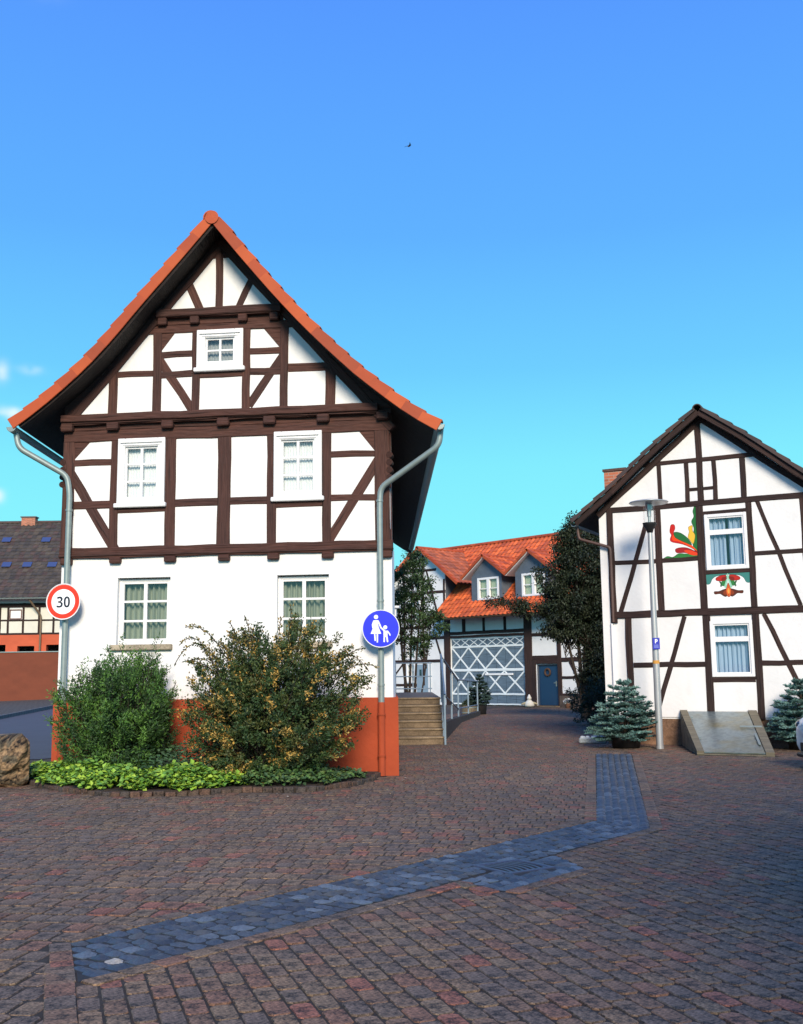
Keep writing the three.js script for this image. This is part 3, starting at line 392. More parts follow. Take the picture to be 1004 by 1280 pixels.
// ------------------------------------------------------------------ the left house
{
  const H = thing('timber_framed_house', 'white half-timbered house with orange rendered plinth and orange verge tiles behind the shrubs', 'house', [-5.853, 0, -18.354], -rad(6.5));
  const SH = 0.134, LEN = 17.0, map = (p, y, q) => [p + SH * q, y, q];              // q is the depth (negative goes back); the sides are not quite square to the front
  const tb = M.timber;
  const box3 = (x0, x1, y0, y1, q0, q1) => { const g = new THREE.BoxGeometry(1, 1, 1), p = g.attributes.position; for (let i = 0; i < p.count; i++) { const q = p.getZ(i) > 0 ? q1 : q0, x = p.getX(i) > 0 ? x1 : x0; p.setXYZ(i, x + SH * q, p.getY(i) > 0 ? y1 : y0, q); } return planarUV(g); };
  // plinth, ground floor
  mesh(H, 'plinth', merge([box3(-0.05, 5.8, -0.02, 1.235, -0.35, 0.045), box3(-0.05, 0.3, -0.02, 1.235, -LEN, -0.35), box3(5.45, 5.8, -0.02, 1.235, -LEN, -0.35)]), M.plinth);
  const gw = [[1.008, 1.935, 2.15, 3.283], [3.78, 4.66, 2.15, 3.27]];
  mesh(H, 'ground_floor_wall', merge([slab(rect(0, 5.72, 1.235, 3.66), -0.32, 0, gw.map(([a, b, c, d]) => rect(a, b, c, d).reverse())), box3(0.0, 0.3, 1.235, 3.66, -LEN, -0.32), box3(5.42, 5.72, 1.235, 3.66, -LEN, -0.32), box3(0.3, 5.42, 1.235, 5.7, -LEN, -LEN + 0.3)]), M.plaster);
  gw.forEach(([a, b, c, d], i) => { windowPart(H, a, b, c, d - 0.02, { trim: 0.055, top: 0.05, bottom: 0.07, zf: -0.09, zg: -0.115, bar: 0.036, mid: 0.06, curtain: M.drape, folds: 7.5, gap: 0.13, deep: 1.7 }); mesh(H, 'window_sill', chamferBox(a - 0.08, b + 0.06, c - 0.095, c, -0.1, 0.075, 0.012), M.sandstone); });
  // upper walls behind the timber frame
  const L1 = [[2.745, 9.32], [2.273, 8.764], [1.874, 8.31], [1.476, 7.856], [1.2, 7.52], [0.764, 7.025], [0.327, 6.61], [-0.113, 6.24], [-0.40, 6.02], [-0.66, 5.84]];
  const R1 = [[2.745, 9.32], [3.098, 8.86], [3.503, 8.36], [3.881, 7.905], [4.319, 7.41], [4.751, 6.965], [5.178, 6.55], [5.6, 6.19], [6.018, 5.86], [6.28, 5.68], [6.53, 5.53]];
  const uw = [[0.965, 1.807, 4.52, 5.7], [3.72, 4.55, 4.545, 5.72], [2.337, 3.165, 6.865, 7.59]];
  const wallTop = L1.slice().reverse().filter(([u]) => u > 0.0).concat(R1.slice(1).filter(([u]) => u < 5.7)).map(([u, v]) => [u, v + 0.02]);
  const gable = [[0.0, 3.66], [5.7, 3.66], [5.7, 6.12]].concat(wallTop.slice().reverse(), [[0.0, 6.34]]);
  mesh(H, 'gable_wall', slab(gable, -0.24, -0.01, uw.map(([a, b, c, d]) => rect(a + 0.08, b - 0.08, c + 0.08, d - 0.08).reverse())), M.plaster);
  mesh(H, 'side_wall', merge([box3(0, 0.24, 3.66, 6.2, -LEN, -0.24), box3(5.46, 5.7, 3.66, 6.0, -LEN, -0.24), slab(gable.map(([u, v]) => [u - SH * LEN, v]), -LEN, -LEN + 0.2)]), M.plaster);
  for (const [xa, xb] of [[5.6, 5.728], [-0.028, 0.1]]) { for (let q = -0.06; q > -LEN; q -= 1.55) mesh(H, 'side_post', box3(xa, xb, 3.8, 5.7, q - 0.2, q), pick(tb)); for (const [a, b, d] of [[3.63, 3.81, 0.006], [4.5, 4.62, -0.006], [5.68, 5.86, 0.004]]) mesh(H, 'side_rail', box3(xa - d, xb + d, a, b, -LEN, -0.07), pick(tb)); }
  // infill panels
  const cols = [0.08, 0.905, 1.905, 2.85, 3.68, 4.625, 5.58], P = [];
  const bay = (i, y0, y1) => rect(cols[i], cols[i + 1], y0, y1);
  const brL = [[0.1, 5.14], [0.9, 3.85]], brR = [[5.51, 5.18], [4.7, 3.9]];
  P.push(...cut([bay(0, 3.8, 4.55)], brL), ...cut([bay(0, 4.55, 5.3)], brL), bay(0, 5.3, 5.7), bay(1, 3.8, 4.455), bay(2, 3.8, 4.545), bay(2, 4.545, 5.7), bay(3, 3.8, 4.545), bay(3, 4.545, 5.7), bay(4, 3.8, 4.47), ...cut([bay(5, 3.8, 4.545)], brR), ...cut([bay(5, 4.545, 5.3)], brR), bay(5, 5.3, 5.7));
  const rl = [[2.4, 8.86], [0.1, 6.174]], rR = [[3.0, 8.87], [5.4, 6.115]];           // rafter lines
  const under = (poly) => clip(clip(poly, rl, 1), rR, -1);
  const kL = [[1.66, 7.1], [2.26, 6.18]], kR = [[3.87, 7.08], [3.27, 6.2]];
  P.push(...[rect(0.0, 0.83, 6.1, 6.86), rect(0.83, 1.625, 6.1, 6.855), rect(0.6, 1.625, 6.855, 7.6), rect(2.32, 3.215, 6.1, 6.8), rect(3.885, 4.69, 6.1, 6.84), rect(3.885, 4.95, 6.84, 7.6), rect(4.69, 5.5, 6.1, 6.84), rect(1.625, 2.32, 7.18, 7.6), rect(3.215, 3.885, 7.18, 7.6)].map(under).filter((q) => q.length > 2));
  P.push(...cut([rect(1.625, 2.32, 6.1, 6.82), rect(1.625, 2.32, 6.82, 7.18)], kL), ...cut([rect(3.215, 3.885, 6.1, 6.81), rect(3.215, 3.885, 6.81, 7.18)], kR));
  P.push(...[...cut([rect(1.5, 2.715, 7.95, 8.93)], [[2.0, 8.84], [2.38, 7.96]]), ...cut([rect(2.715, 4.0, 7.95, 8.93)], [[3.45, 8.82], [3.05, 7.96]])].map(under).filter((q) => q.length > 2 && area(q) > 0.02));
  panels(H, P, M.plaster);
  // sills, plates and floor beam ends
  const T2 = (name, ...a) => timber(H, name, tb, ...a);
  T2('sill_beam', -0.03, 3.722, 5.74, 3.722, 0.185, 0.055); T2('moulding', -0.035, 3.675, 5.745, 3.675, 0.03, 0.078);
  T2('wall_plate', -0.02, 5.765, 5.71, 5.765, 0.2, 0.036);
  for (const u of [0.1, 0.97, 1.935, 2.875, 3.722, 4.65, 5.63]) mesh(H, 'beam_end', chamferBox(u - 0.1, u + 0.1, u < 0.3 || u > 5.4 ? 3.52 : 3.53, 3.632, -0.05, 0.088, 0.016), pick(tb));
  T2('gable_sill', -0.05, 6.072, 5.52, 6.072, 0.13, 0.15); T2('moulding', -0.05, 5.995, 5.62, 5.995, 0.03, 0.11);
  for (const u of [0.05, 0.875, 1.855, 2.84, 3.65, 4.58, 5.6]) mesh(H, 'beam_end', chamferBox(u - 0.105, u + 0.105, 5.85, 5.985, -0.05, 0.14, 0.018), pick(tb));
  const ends = [0.05, 0.875, 1.855, 2.84, 3.65, 4.58, 5.6]; for (let i = 0; i < 6; i++) { const a = ends[i] + 0.105, b = ends[i + 1] - 0.105; T2('filler_beam', a, 5.925, b, 5.925, 0.12, 0.012); T2('moulding', a, 5.975, b, 5.975, 0.022, 0.085); }
  T2('collar_plate', 1.28, 7.635, 4.16, 7.635, 0.14, 0.034); T2('collar_sill', 1.62, 7.91, 3.84, 7.91, 0.135, 0.13); T2('moulding', 1.68, 7.842, 3.78, 7.842, 0.024, 0.1);
  for (const u of [1.72, 2.3, 3.16, 3.72]) mesh(H, 'beam_end', chamferBox(u - 0.08, u + 0.08, 7.7, 7.832, -0.05, 0.12, 0.015), pick(tb));
  T2('filler_beam', 1.6, 7.768, 3.86, 7.768, 0.125, 0.012);
  // posts
  for (const [u, w, a, b] of [[0.075, 0.21, 3.81, 5.68], [0.905, 0.155, 3.81, 5.68], [1.905, 0.185, 3.81, 5.68], [2.85, 0.235, 3.81, 5.68], [3.68, 0.165, 3.81, 5.68], [4.625, 0.155, 3.81, 5.68], [5.575, 0.26, 3.81, 5.68], [0.83, 0.165, 6.13, 6.9], [1.625, 0.16, 6.13, 7.58], [2.32, 0.145, 6.13, 7.58], [3.215, 0.14, 6.13, 7.58], [3.885, 0.145, 6.13, 7.58], [4.69, 0.175, 6.13, 6.9], [2.715, 0.135, 7.97, 9.0]]) T2('post', u, a, u, b, w, 0.03 + rnd() * 0.003);
  // carved bosses on the two corner posts
  for (const [u, s] of [[-0.03, -1], [5.7, 1]]) for (let k = 0; k < 4; k++) { const g = new THREE.CylinderGeometry(0.055, 0.055, 0.16, 12); g.rotateX(Math.PI / 2); g.translate(u, 5.32 - k * 0.13 - (s > 0 ? 0.06 : 0), -0.04); mesh(H, 'carved_boss', g, tb[0]); }
  // rails
  for (const [a, b, v, w] of [[0.15, 0.84, 4.55, 0.14], [0.98, 1.82, 4.455, 0.11], [1.99, 2.74, 4.547, 0.135], [2.96, 3.6, 4.547, 0.135], [3.76, 4.55, 4.47, 0.115], [4.7, 5.45, 4.545, 0.115], [0.15, 0.84, 5.305, 0.118], [4.7, 5.45, 5.295, 0.112], [0.72, 1.55, 6.857, 0.11], [3.96, 4.78, 6.84, 0.155], [1.7, 2.25, 7.182, 0.12], [1.7, 2.25, 6.82, 0.124], [3.28, 3.82, 7.175, 0.122], [3.28, 3.82, 6.807, 0.135], [2.39, 3.15, 6.797, 0.132]]) T2('rail', a, v, b, v, w, 0.024 + rnd() * 0.002);
  // braces and struts
  for (const [a, b, c, d, w] of [[0.1, 5.14, 0.95, 3.77, 0.18], [5.51, 5.18, 4.62, 3.77, 0.17], [1.66, 7.1, 2.26, 6.18, 0.155], [3.87, 7.08, 3.27, 6.2, 0.155], [2.09, 8.62, 2.375, 7.97, 0.15], [3.35, 8.58, 3.06, 7.97, 0.13]]) T2('brace', a, b, c, d, w, 0.0195 + rnd() * 0.002);
  for (const p of [[[0.1, 5.69], [0.47, 5.69], [0.169, 5.36], [0.1, 5.36]], [[5.176, 5.69], [5.5, 5.69], [5.5, 5.35], [5.44, 5.35]], [[1.62, 7.6], [1.96, 7.6], [1.68, 7.23], [1.62, 7.23]], [[3.5, 7.6], [3.89, 7.6], [3.89, 7.23], [3.8, 7.23]]]) mesh(H, 'knee_brace', slab(p.slice().reverse(), -0.03, 0.017), pick(tb));
  // rafters on the gable and boards that fill up to the flared roof
  T2('rafter', 2.76, 9.19, -0.06, 5.9, 0.15, 0.045); T2('rafter', 2.72, 9.19, 5.75, 5.71, 0.15, 0.0475);
  for (const [prof, s] of [[L1, 1], [R1, -1]]) { const pts = prof.filter(([u]) => u > -0.02 && u < 5.72).concat([s > 0 ? [-0.03, 6.3] : [5.73, 6.08]]), line = s > 0 ? [[2.745, 9.17], [-0.05, 5.905]] : [[2.745, 9.17], [5.76, 5.695]]; let poly = pts.map(([u, v]) => [u, v + 0.01]); poly = s > 0 ? [...poly, line[1], line[0]] : [...poly, line[1], line[0]]; mesh(H, 'gable_board', slab(s > 0 ? poly : poly.slice().reverse(), -0.02, 0.028), tb[2]); }
  mesh(H, 'gable_board', slab([[2.4, 8.9], [3.03, 8.9], [2.745, 9.24]], -0.02, 0.0225), tb[2]);
  // windows in the frame
  windowPart(H, uw[0][0], uw[0][1], uw[0][2], uw[0][3], { trim: 0.13, top: 0.15, bottom: 0.12, bar: 0.03, mid: 0.045, zf: 0.06, zg: 0.0, sill: true, folds: 12, gap: 0.09, deep: 0.35 });
  windowPart(H, uw[1][0], uw[1][1], uw[1][2], uw[1][3], { trim: 0.13, top: 0.15, bottom: 0.12, bar: 0.03, mid: 0.045, zf: 0.06, zg: 0.0, sill: true, folds: 12, gap: 0.09, deep: 0.35 });
  windowPart(H, uw[2][0], uw[2][1], uw[2][2], uw[2][3], { trim: 0.155, top: 0.15, bottom: 0.13, rows: 2, bar: 0.03, mid: 0.035, zf: 0.06, zg: 0.0, sill: true, folds: 8, gap: 0.1, deep: 0.4, curtain: std(0.3, 0.33, 0.33) });
  for (const [a, b, , d] of uw) mesh(H, 'window_head', merge([chamferBox(a + 0.05, b - 0.05, d - 0.085, d - 0.06, 0.05, 0.085, 0.006), chamferBox(a + 0.09, b - 0.09, d - 0.13, d - 0.115, 0.05, 0.072, 0.004)]), M.whitePaint);
  // roof: boards, tiles, verge, ridge
  const roof = sub(H, 'roof');
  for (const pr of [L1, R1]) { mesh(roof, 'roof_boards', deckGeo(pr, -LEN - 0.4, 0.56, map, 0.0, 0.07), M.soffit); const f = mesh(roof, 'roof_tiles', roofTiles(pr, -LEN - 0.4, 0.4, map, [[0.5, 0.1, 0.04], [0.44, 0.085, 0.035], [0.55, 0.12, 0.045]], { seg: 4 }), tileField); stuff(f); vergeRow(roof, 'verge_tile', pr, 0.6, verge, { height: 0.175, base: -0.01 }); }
  for (let i = 0; i < 22; i++) { const q = 0.62 - i * 0.8; const g = ridgeTile(0.125, 0.84); g.translate(2.745 + SH * (q - 0.84), 9.4 - (i % 2) * 0.008, q - 0.84); mesh(roof, 'ridge_tile', g, pick(verge)); }
  { const g = new THREE.CircleGeometry(0.118, 16); g.translate(2.745, 9.4, 0.622); mesh(roof, 'ridge_cap', g, verge[0]); }
  // gutters and rainwater pipes
  for (const [x, y, s] of [[-0.72, 5.83, -1], [6.6, 5.59, 1]]) {
    const sh = new THREE.Shape(); sh.absarc(0, 0, 0.085, Math.PI, 2 * Math.PI, false); sh.absarc(0, 0, 0.078, 2 * Math.PI, Math.PI, true); const g = new THREE.ExtrudeGeometry(sh, { depth: LEN, bevelEnabled: false, curveSegments: 10 }), p = g.attributes.position; for (let i = 0; i < p.count; i++) { const q = p.getZ(i) - LEN + 0.6; p.setXYZ(i, p.getX(i) + x + SH * (q - 0.6), p.getY(i) + y + 0.02, q); }
    mesh(H, 'gutter', planarUV(g), M.zinc); const cap = new THREE.CircleGeometry(0.085, 14, Math.PI, Math.PI); cap.translate(x, y + 0.02, 0.6); mesh(H, 'gutter_end', cap, M.zinc);
  }
  mesh(H, 'downpipe', pipe([[6.6, 5.56, 0.42], [6.57, 5.30, 0.42], [5.56, 4.68, 0.13], [5.542, 4.4, 0.13], [5.542, 1.14, 0.13]], 0.05, 14, 0.12), M.zinc);
  mesh(H, 'downpipe', pipe([[-0.72, 5.8, 0.42], [-0.66, 5.52, 0.42], [0.1, 5.06, 0.13], [0.155, 4.75, 0.13], [0.155, 1.12, 0.13]], 0.05, 14, 0.12), M.zinc);
  for (const u of [5.542, 0.155]) mesh(H, 'standpipe', merge([cyl(0.056, 0.056, 0, 1.16, u, 0.13), cyl(0.068, 0.068, 0.95, 0.98, u, 0.13), cyl(0.068, 0.068, 0.3, 0.33, u, 0.13)]), M.plinth, 'orange painted lower rainwater pipe');
  for (const u of [5.542, 0.155]) mesh(H, 'pipe_bracket', merge([...[4.44, 2.78, 1.42].map((y) => cyl(0.06, 0.06, y, y + 0.035, u, 0.13)), ...[4.44, 2.78].map((y) => box(u - 0.012, u + 0.012, y, y + 0.03, 0.0, 0.09))]), M.zinc);
  mesh(H, 'wall_lamp', merge([box(5.3, 5.44, 2.7, 2.86, -3.0, -2.85), box(5.32, 5.5, 2.86, 2.9, -3.05, -2.8)]), M.whitePaint);
}
// traffic signs fixed to the two rainwater pipes
function signFace(draw) { const c = document.createElement('canvas'); c.width = c.height = 512; const x = c.getContext('2d'); draw(x); const t = new THREE.CanvasTexture(c); t.colorSpace = THREE.SRGBColorSpace; return new THREE.MeshStandardMaterial({ map: t, roughness: 0.42 }); }
function roundSign(name, label, x, y, z, turn, face) {
  const g = thing(name, label, 'sign', [x, y, z], turn);
  mesh(g, 'plate', (() => { const q = new THREE.CylinderGeometry(0.3, 0.3, 0.014, 48, 1, false); q.rotateX(Math.PI / 2); q.translate(0, 0, -0.009); return q; })(), std(0.5, 0.51, 0.52, { metalness: 0.4, roughness: 0.5 }));
  mesh(g, 'rim', new THREE.TorusGeometry(0.299, 0.008, 8, 56), M.whitePaint);
  mesh(g, 'face', new THREE.CircleGeometry(0.297, 56), face);
  mesh(g, 'clamp', merge([box(-0.06, 0.06, 0.1, 0.13, -0.09, -0.016), box(-0.06, 0.06, -0.13, -0.1, -0.09, -0.016)]), M.zinc);
}
{
  const frame = (u, w) => [-5.853 + 0.9936 * u - 0.1132 * w, -18.354 + 0.1132 * u + 0.9936 * w];
  const a = frame(0.165, 0.26), b = frame(5.56, 0.26);
  roundSign('speed_sign', 'round white speed limit sign with red ring and black 30', a[0], 2.88, a[1], -rad(8), signFace((x) => { x.fillStyle = '#fbfbfb'; x.fillRect(0, 0, 512, 512); x.strokeStyle = '#e8371c'; x.lineWidth = 66; x.beginPath(); x.arc(256, 256, 214, 0, 7); x.stroke(); x.fillStyle = '#1c2230'; x.font = 'bold 214px sans-serif'; x.textAlign = 'center'; x.textBaseline = 'middle'; x.save(); x.translate(258, 264); x.scale(0.92, 1.02); x.fillText('30', 0, 0); x.restore(); }));
  roundSign('footpath_sign', 'round blue footpath sign with white woman and child', b[0], 2.337, b[1], -rad(4), signFace((x) => {
    x.fillStyle = '#0a22e6'; x.fillRect(0, 0, 512, 512); x.fillStyle = '#f4f8f8'; x.strokeStyle = '#f4f8f8'; x.lineCap = 'round'; x.lineJoin = 'round';
    const dot = (a2, b2, r) => { x.beginPath(); x.arc(a2, b2, r, 0, 7); x.fill(); }, poly = (p) => { x.beginPath(); p.forEach(([u, v], i) => (i ? x.lineTo(u, v) : x.moveTo(u, v))); x.closePath(); x.fill(); }, line = (w, p) => { x.lineWidth = w; x.beginPath(); p.forEach(([u, v], i) => (i ? x.lineTo(u, v) : x.moveTo(u, v))); x.stroke(); };
    dot(190, 92, 30); poly([[166, 138], [214, 138], [224, 232], [262, 326], [112, 326], [150, 232]]); line(24, [[160, 150], [142, 200], [148, 240]]); line(22, [[218, 150], [244, 206], [256, 240], [300, 280]]); poly([[160, 330], [180, 330], [186, 424], [166, 424]]); poly([[196, 330], [218, 330], [216, 446], [196, 446]]);
    dot(318, 238, 28); poly([[292, 284], [350, 284], [348, 372], [294, 372]]); line(18, [[350, 292], [378, 330], [384, 346]]); line(22, [[304, 372], [302, 434]]); line(22, [[340, 372], [348, 434]]);
  }));
}
// ------------------------------------------------------------------ the right house
{
  const H = thing('timber_framed_house', 'small bluish white half-timbered house with painted flower panels and dark roof tiles', 'house', [4.597, 0, -24.754], -rad(27));
  const LEN = 9.5, map = (p, y, q) => [p, y, q], tb = M.timberDark, W = 4.86;
  const T2 = (name, ...a) => timber(H, name, tb, ...a);
  const L1 = [[2.46, 7.3], [1.5, 6.59], [0.4, 5.66], [-0.46, 4.99]], R1 = [[2.46, 7.3], [3.42, 6.59], [4.5, 5.68], [5.34, 5.02]];
  const win = [[2.41, 3.318, 3.793, 5.035], [2.405, 3.305, 1.463, 2.672]];
  mesh(H, 'stone_plinth', box(0.02, W - 0.02, -0.05, 0.56, -LEN, -0.02), M.rubble);
  mesh(H, 'front_wall', slab([[0, 0.56], [W, 0.56], [W, 5.38], [2.46, 7.34], [0.0, 5.36]], -0.26, -0.01, win.map(([a, b, c, d]) => rect(a + 0.06, b - 0.06, c + 0.06, d - 0.06).reverse())), M.plaster);
  mesh(H, 'side_wall', merge([box(0, 0.25, 0.56, 5.3, -LEN, -0.26), box(W - 0.25, W, 0.56, 5.3, -LEN, -0.26), box(0.25, W - 0.25, 0.56, 5.3, -LEN, -LEN + 0.25), slab([[0, 5.3], [W, 5.3], [2.46, 7.32]], -LEN, -LEN + 0.25)]), M.plaster);
  // infill panels
  const P = [], raf = (poly) => clip(clip(poly, [[2.46, 7.2], [0.0, 5.21]], 1), [[2.46, 7.2], [4.9, 5.23]], -1);
  const b1 = [[1.1, 4.92], [0.44, 2.95]], b2 = [[3.55, 5.3], [4.32, 2.95]], b3 = [[1.875, 2.8], [1.2, 0.8]], b4 = [[3.56, 2.8], [4.3, 1.0]];
  P.push(...cut([rect(0.28, 1.37, 2.9, 4.07), rect(0.28, 1.37, 4.07, 5.3)], b1), rect(1.37, 2.305, 2.9, 4.04), rect(2.32, 3.37, 5.07, 5.3), ...cut([rect(3.38, 4.6, 2.9, 4.11), rect(3.38, 4.6, 4.11, 5.3)], b2));
  P.push(...cut([rect(0.6, 2.33, 0.6, 1.74), rect(0.6, 2.33, 1.74, 2.87)], b3), rect(2.34, 3.39, 0.6, 1.4), ...cut([rect(3.39, 4.6, 0.6, 1.745), rect(3.39, 4.6, 1.745, 2.87)], b4));
  P.push(...[rect(0.2, 1.46, 5.3, 6.5), rect(1.46, 2.07, 5.3, 6.29), rect(2.07, 2.37, 5.3, 5.63), rect(2.07, 2.37, 5.63, 6.29), rect(2.37, 2.69, 5.3, 5.63), rect(2.37, 2.69, 5.63, 6.29), rect(2.69, 3.3, 5.3, 6.29), rect(3.3, 4.7, 5.3, 6.5), rect(1.0, 2.37, 6.29, 7.2), rect(2.37, 3.9, 6.29, 7.2)].map(raf).filter((q) => q.length > 2 && area(q) > 0.01));
  panels(H, P, M.plaster);
  // painted panels: flat paint on the plaster
  const painted = (w, h, draw, uv0, uv1) => { const c = document.createElement('canvas'); c.width = w; c.height = h; const x = c.getContext('2d'); x.fillStyle = '#eceeed'; x.fillRect(0, 0, w, h); draw(x); const t = new THREE.CanvasTexture(c); t.colorSpace = THREE.SRGBColorSpace; return new THREE.MeshStandardMaterial({ map: t, roughness: 0.9 }); };
  const paintPanel = (u0, u1, v0, v1, mat, label) => { const g = new THREE.BoxGeometry(u1 - u0, v1 - v0, 0.04); g.translate((u0 + u1) / 2, (v0 + v1) / 2, -0.008); mesh(H, 'painted_panel', g, [M.plaster, M.plaster, M.plaster, M.plaster, mat, M.plaster], label); };
  const blob = (x, col, pts, line) => { const n = pts.length, P = (i) => pts[(i + n) % n]; x.fillStyle = col; x.beginPath(); x.moveTo(...P(0)); for (let i = 0; i < n; i++) { const a = P(i - 1), b = P(i), c = P(i + 1), d = P(i + 2); x.bezierCurveTo(b[0] + (c[0] - a[0]) / 6, b[1] + (c[1] - a[1]) / 6, c[0] - (d[0] - b[0]) / 6, c[1] - (d[1] - b[1]) / 6, c[0], c[1]); } x.closePath(); x.fill(); if (line) { x.strokeStyle = line; x.lineWidth = 4; x.stroke(); } };
  paintPanel(1.42, 2.26, 4.02, 5.29, painted(400, 600, (x) => {            // leaves and petals growing from the lower right corner
    const S = (l) => l.map(([a, b]) => [(a - 50) / 390 * 400, (b - -60) / 560 * 600]);
    blob(x, '#1f6b34', S([[445, -40], [400, 0], [405, 60], [380, 110], [400, 180], [385, 260], [380, 330], [400, 400], [445, 440]]), '#24402a');
    blob(x, '#2c7a3a', S([[70, 478], [110, 440], [170, 450], [230, 420], [300, 425], [360, 430], [440, 440], [445, 470], [300, 480]]), '#24402a');
    blob(x, '#e8b93c', S([[345, 165], [385, 150], [385, 200], [408, 250], [385, 330], [352, 290], [335, 260], [350, 210]]), '#8a6b20');
    blob(x, '#c3201c', S([[165, 130], [200, 130], [205, 170], [190, 210], [230, 260], [320, 300], [400, 380], [440, 430], [380, 380], [280, 330], [170, 300], [150, 270], [165, 230], [150, 195]]), '#7c1512');
    blob(x, '#f04a12', S([[185, 230], [240, 270], [330, 310], [420, 400], [330, 345], [240, 300], [175, 280]]));
    blob(x, '#1f6a35', S([[195, 205], [260, 215], [330, 270], [370, 340], [320, 320], [240, 280], [200, 250]]), '#20402a');
    blob(x, '#9e1b22', S([[200, 375], [250, 360], [330, 370], [440, 430], [400, 445], [300, 415], [215, 410]]), '#5c1014');
    blob(x, '#e03f1c', S([[290, 390], [360, 395], [440, 436], [380, 445], [310, 415]]));
  }), 'panel painted with red, yellow and green leaves');
  paintPanel(2.37, 3.32, 2.96, 3.74, painted(480, 390, (x) => {            // mirrored flower below a green swag
    const S = (l) => l.map(([a, b]) => [(a - 530) / 445 * 480, (b - 635) / 360 * 390]);
    const two = (col, l, line) => { blob(x, col, S(l), line); blob(x, col, S(l.map(([a, b]) => [1510 - a, b])), line); };
    two('#3a7f78', [[525, 636], [755, 636], [755, 660], [650, 672], [600, 700], [575, 745], [540, 750], [530, 700]], '#2a5350');
    two('#b5271f', [[640, 690], [690, 668], [740, 672], [720, 720], [670, 725], [636, 715]], '#54201a');
    two('#2c7a3e', [[740, 680], [700, 720], [690, 770], [730, 770], [752, 720]], '#24502c');
    two('#8fcbb0', [[755, 650], [735, 720], [715, 790], [755, 780]]);
    two('#7d1f1a', [[700, 690], [736, 684], [744, 704], [716, 726], [690, 716]]);
    two('#2b6b3c', [[668, 730], [690, 742], [686, 782], [676, 776], [680, 756]], '#20402a');
    two('#cfe3da', [[755, 700], [748, 730], [738, 768], [755, 764]]);
    two('#5a2a1c', [[755, 806], [706, 812], [660, 828], [612, 830], [618, 856], [668, 854], [700, 876], [728, 884], [755, 852]], '#2c150e');
    two('#8a3a1c', [[752, 812], [716, 824], [700, 850], [722, 868], [750, 846]]);
    two('#d8622a', [[755, 752], [738, 790], [730, 826], [738, 872], [755, 880]], '#7a2f14');
    two('#f0a24a', [[755, 800], [744, 826], [748, 850], [755, 852]]);
  }), 'panel painted with a mirrored red and green flower');
  // frame
  for (const [a, b, v, w, z] of [[0.2, W, 5.3, 0.13, 0.03], [0.9, 3.95, 6.29, 0.1, 0.03], [0.3, W, 2.88, 0.16, 0.034], [0.34, 2.23, 4.07, 0.1, 0.024], [3.44, W, 4.11, 0.1, 0.024], [0.68, 2.26, 1.745, 0.12, 0.024], [3.46, W, 1.745, 0.115, 0.024], [2.38, 3.32, 3.755, 0.095, 0.024], [2.38, 3.33, 5.075, 0.085, 0.024], [2.41, 3.31, 1.4, 0.125, 0.024], [2.1, 2.72, 5.63, 0.08, 0.021]]) T2('rail', a, v, b, v, w, z, -0.05);
  for (const [u, a, b, w] of [[0.27, 2.7, 5.36, 0.155], [1.367, 2.96, 5.24, 0.15], [2.312, 2.96, 5.24, 0.16], [3.378, 2.96, 5.24, 0.135], [4.5, 2.96, 5.24, 0.14], [0.595, 0.56, 2.8, 0.15], [2.337, 0.56, 2.8, 0.165], [3.387, 0.56, 2.8, 0.15], [4.62, 0.56, 2.8, 0.15], [1.46, 5.36, 6.25, 0.1], [2.37, 5.36, 7.15, 0.14], [2.075, 5.36, 6.24, 0.1], [2.69, 5.36, 6.24, 0.1], [3.302, 5.36, 6.24, 0.125]]) T2('post', u, a, u, b, w, 0.028 + rnd() * 0.004, -0.05);
  for (const [a, b, w] of [[b1[0], b1[1], 0.115], [b2[0], b2[1], 0.1], [b3[0], b3[1], 0.115], [b4[0], b4[1], 0.115]]) T2('brace', a[0], a[1], b[0], b[1], w, 0.0195, -0.05);
  T2('rafter', 2.47, 7.22, -0.02, 5.21, 0.14, 0.037); T2('rafter', 2.45, 7.22, 4.92, 5.22, 0.14, 0.039);
  const wo = { trim: 0.07, top: 0.07, bottom: 0.07, cols: 1, rows: 2, rowsAt: [0.695], mid: 0.11, zf: 0.036, zg: -0.005, curtain: M.drapeBlue, folds: 8, sill: false, gap: 0.11 };
  for (const [a, b, c, d] of win) windowPart(H, a, b, c, d, { ...wo, open: c > 3 ? 0.46 : 0 });
  // roof
  const roof = sub(H, 'roof');
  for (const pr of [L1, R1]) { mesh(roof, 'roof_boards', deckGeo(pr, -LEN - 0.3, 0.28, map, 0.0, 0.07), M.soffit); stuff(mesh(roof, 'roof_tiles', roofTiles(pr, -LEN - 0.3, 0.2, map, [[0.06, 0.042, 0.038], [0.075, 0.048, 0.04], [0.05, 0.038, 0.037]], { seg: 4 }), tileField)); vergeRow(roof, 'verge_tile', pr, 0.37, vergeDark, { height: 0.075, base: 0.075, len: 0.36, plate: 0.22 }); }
  for (const [pr, s] of [[L1, 0], [R1, 1]]) for (let i = 0; i < 3; i++) mesh(roof, 'bargeboard', timberGeo(pr[i][0], pr[i][1] + 0.02, pr[i + 1][0], pr[i + 1][1] + 0.02, 0.13, 0.32 + s * 0.002, 0.285), tb[i]);
  for (let i = 0; i < 14; i++) { const g = ridgeTile(0.11, 0.74); g.translate(2.46, 7.38, 0.38 - (i + 1) * 0.72); mesh(roof, 'ridge_tile', g, pick(vergeDark)); }
  { const ch = sub(H, 'chimney'); mesh(ch, 'stack', box(-0.12, 0.4, 5.2, 6.42, -1.5, -1.0), M.brick); mesh(ch, 'chimney_cap', box(-0.15, 0.43, 6.42, 6.48, -1.53, -0.97), std(0.16, 0.09, 0.07, { map: T.stone })); }
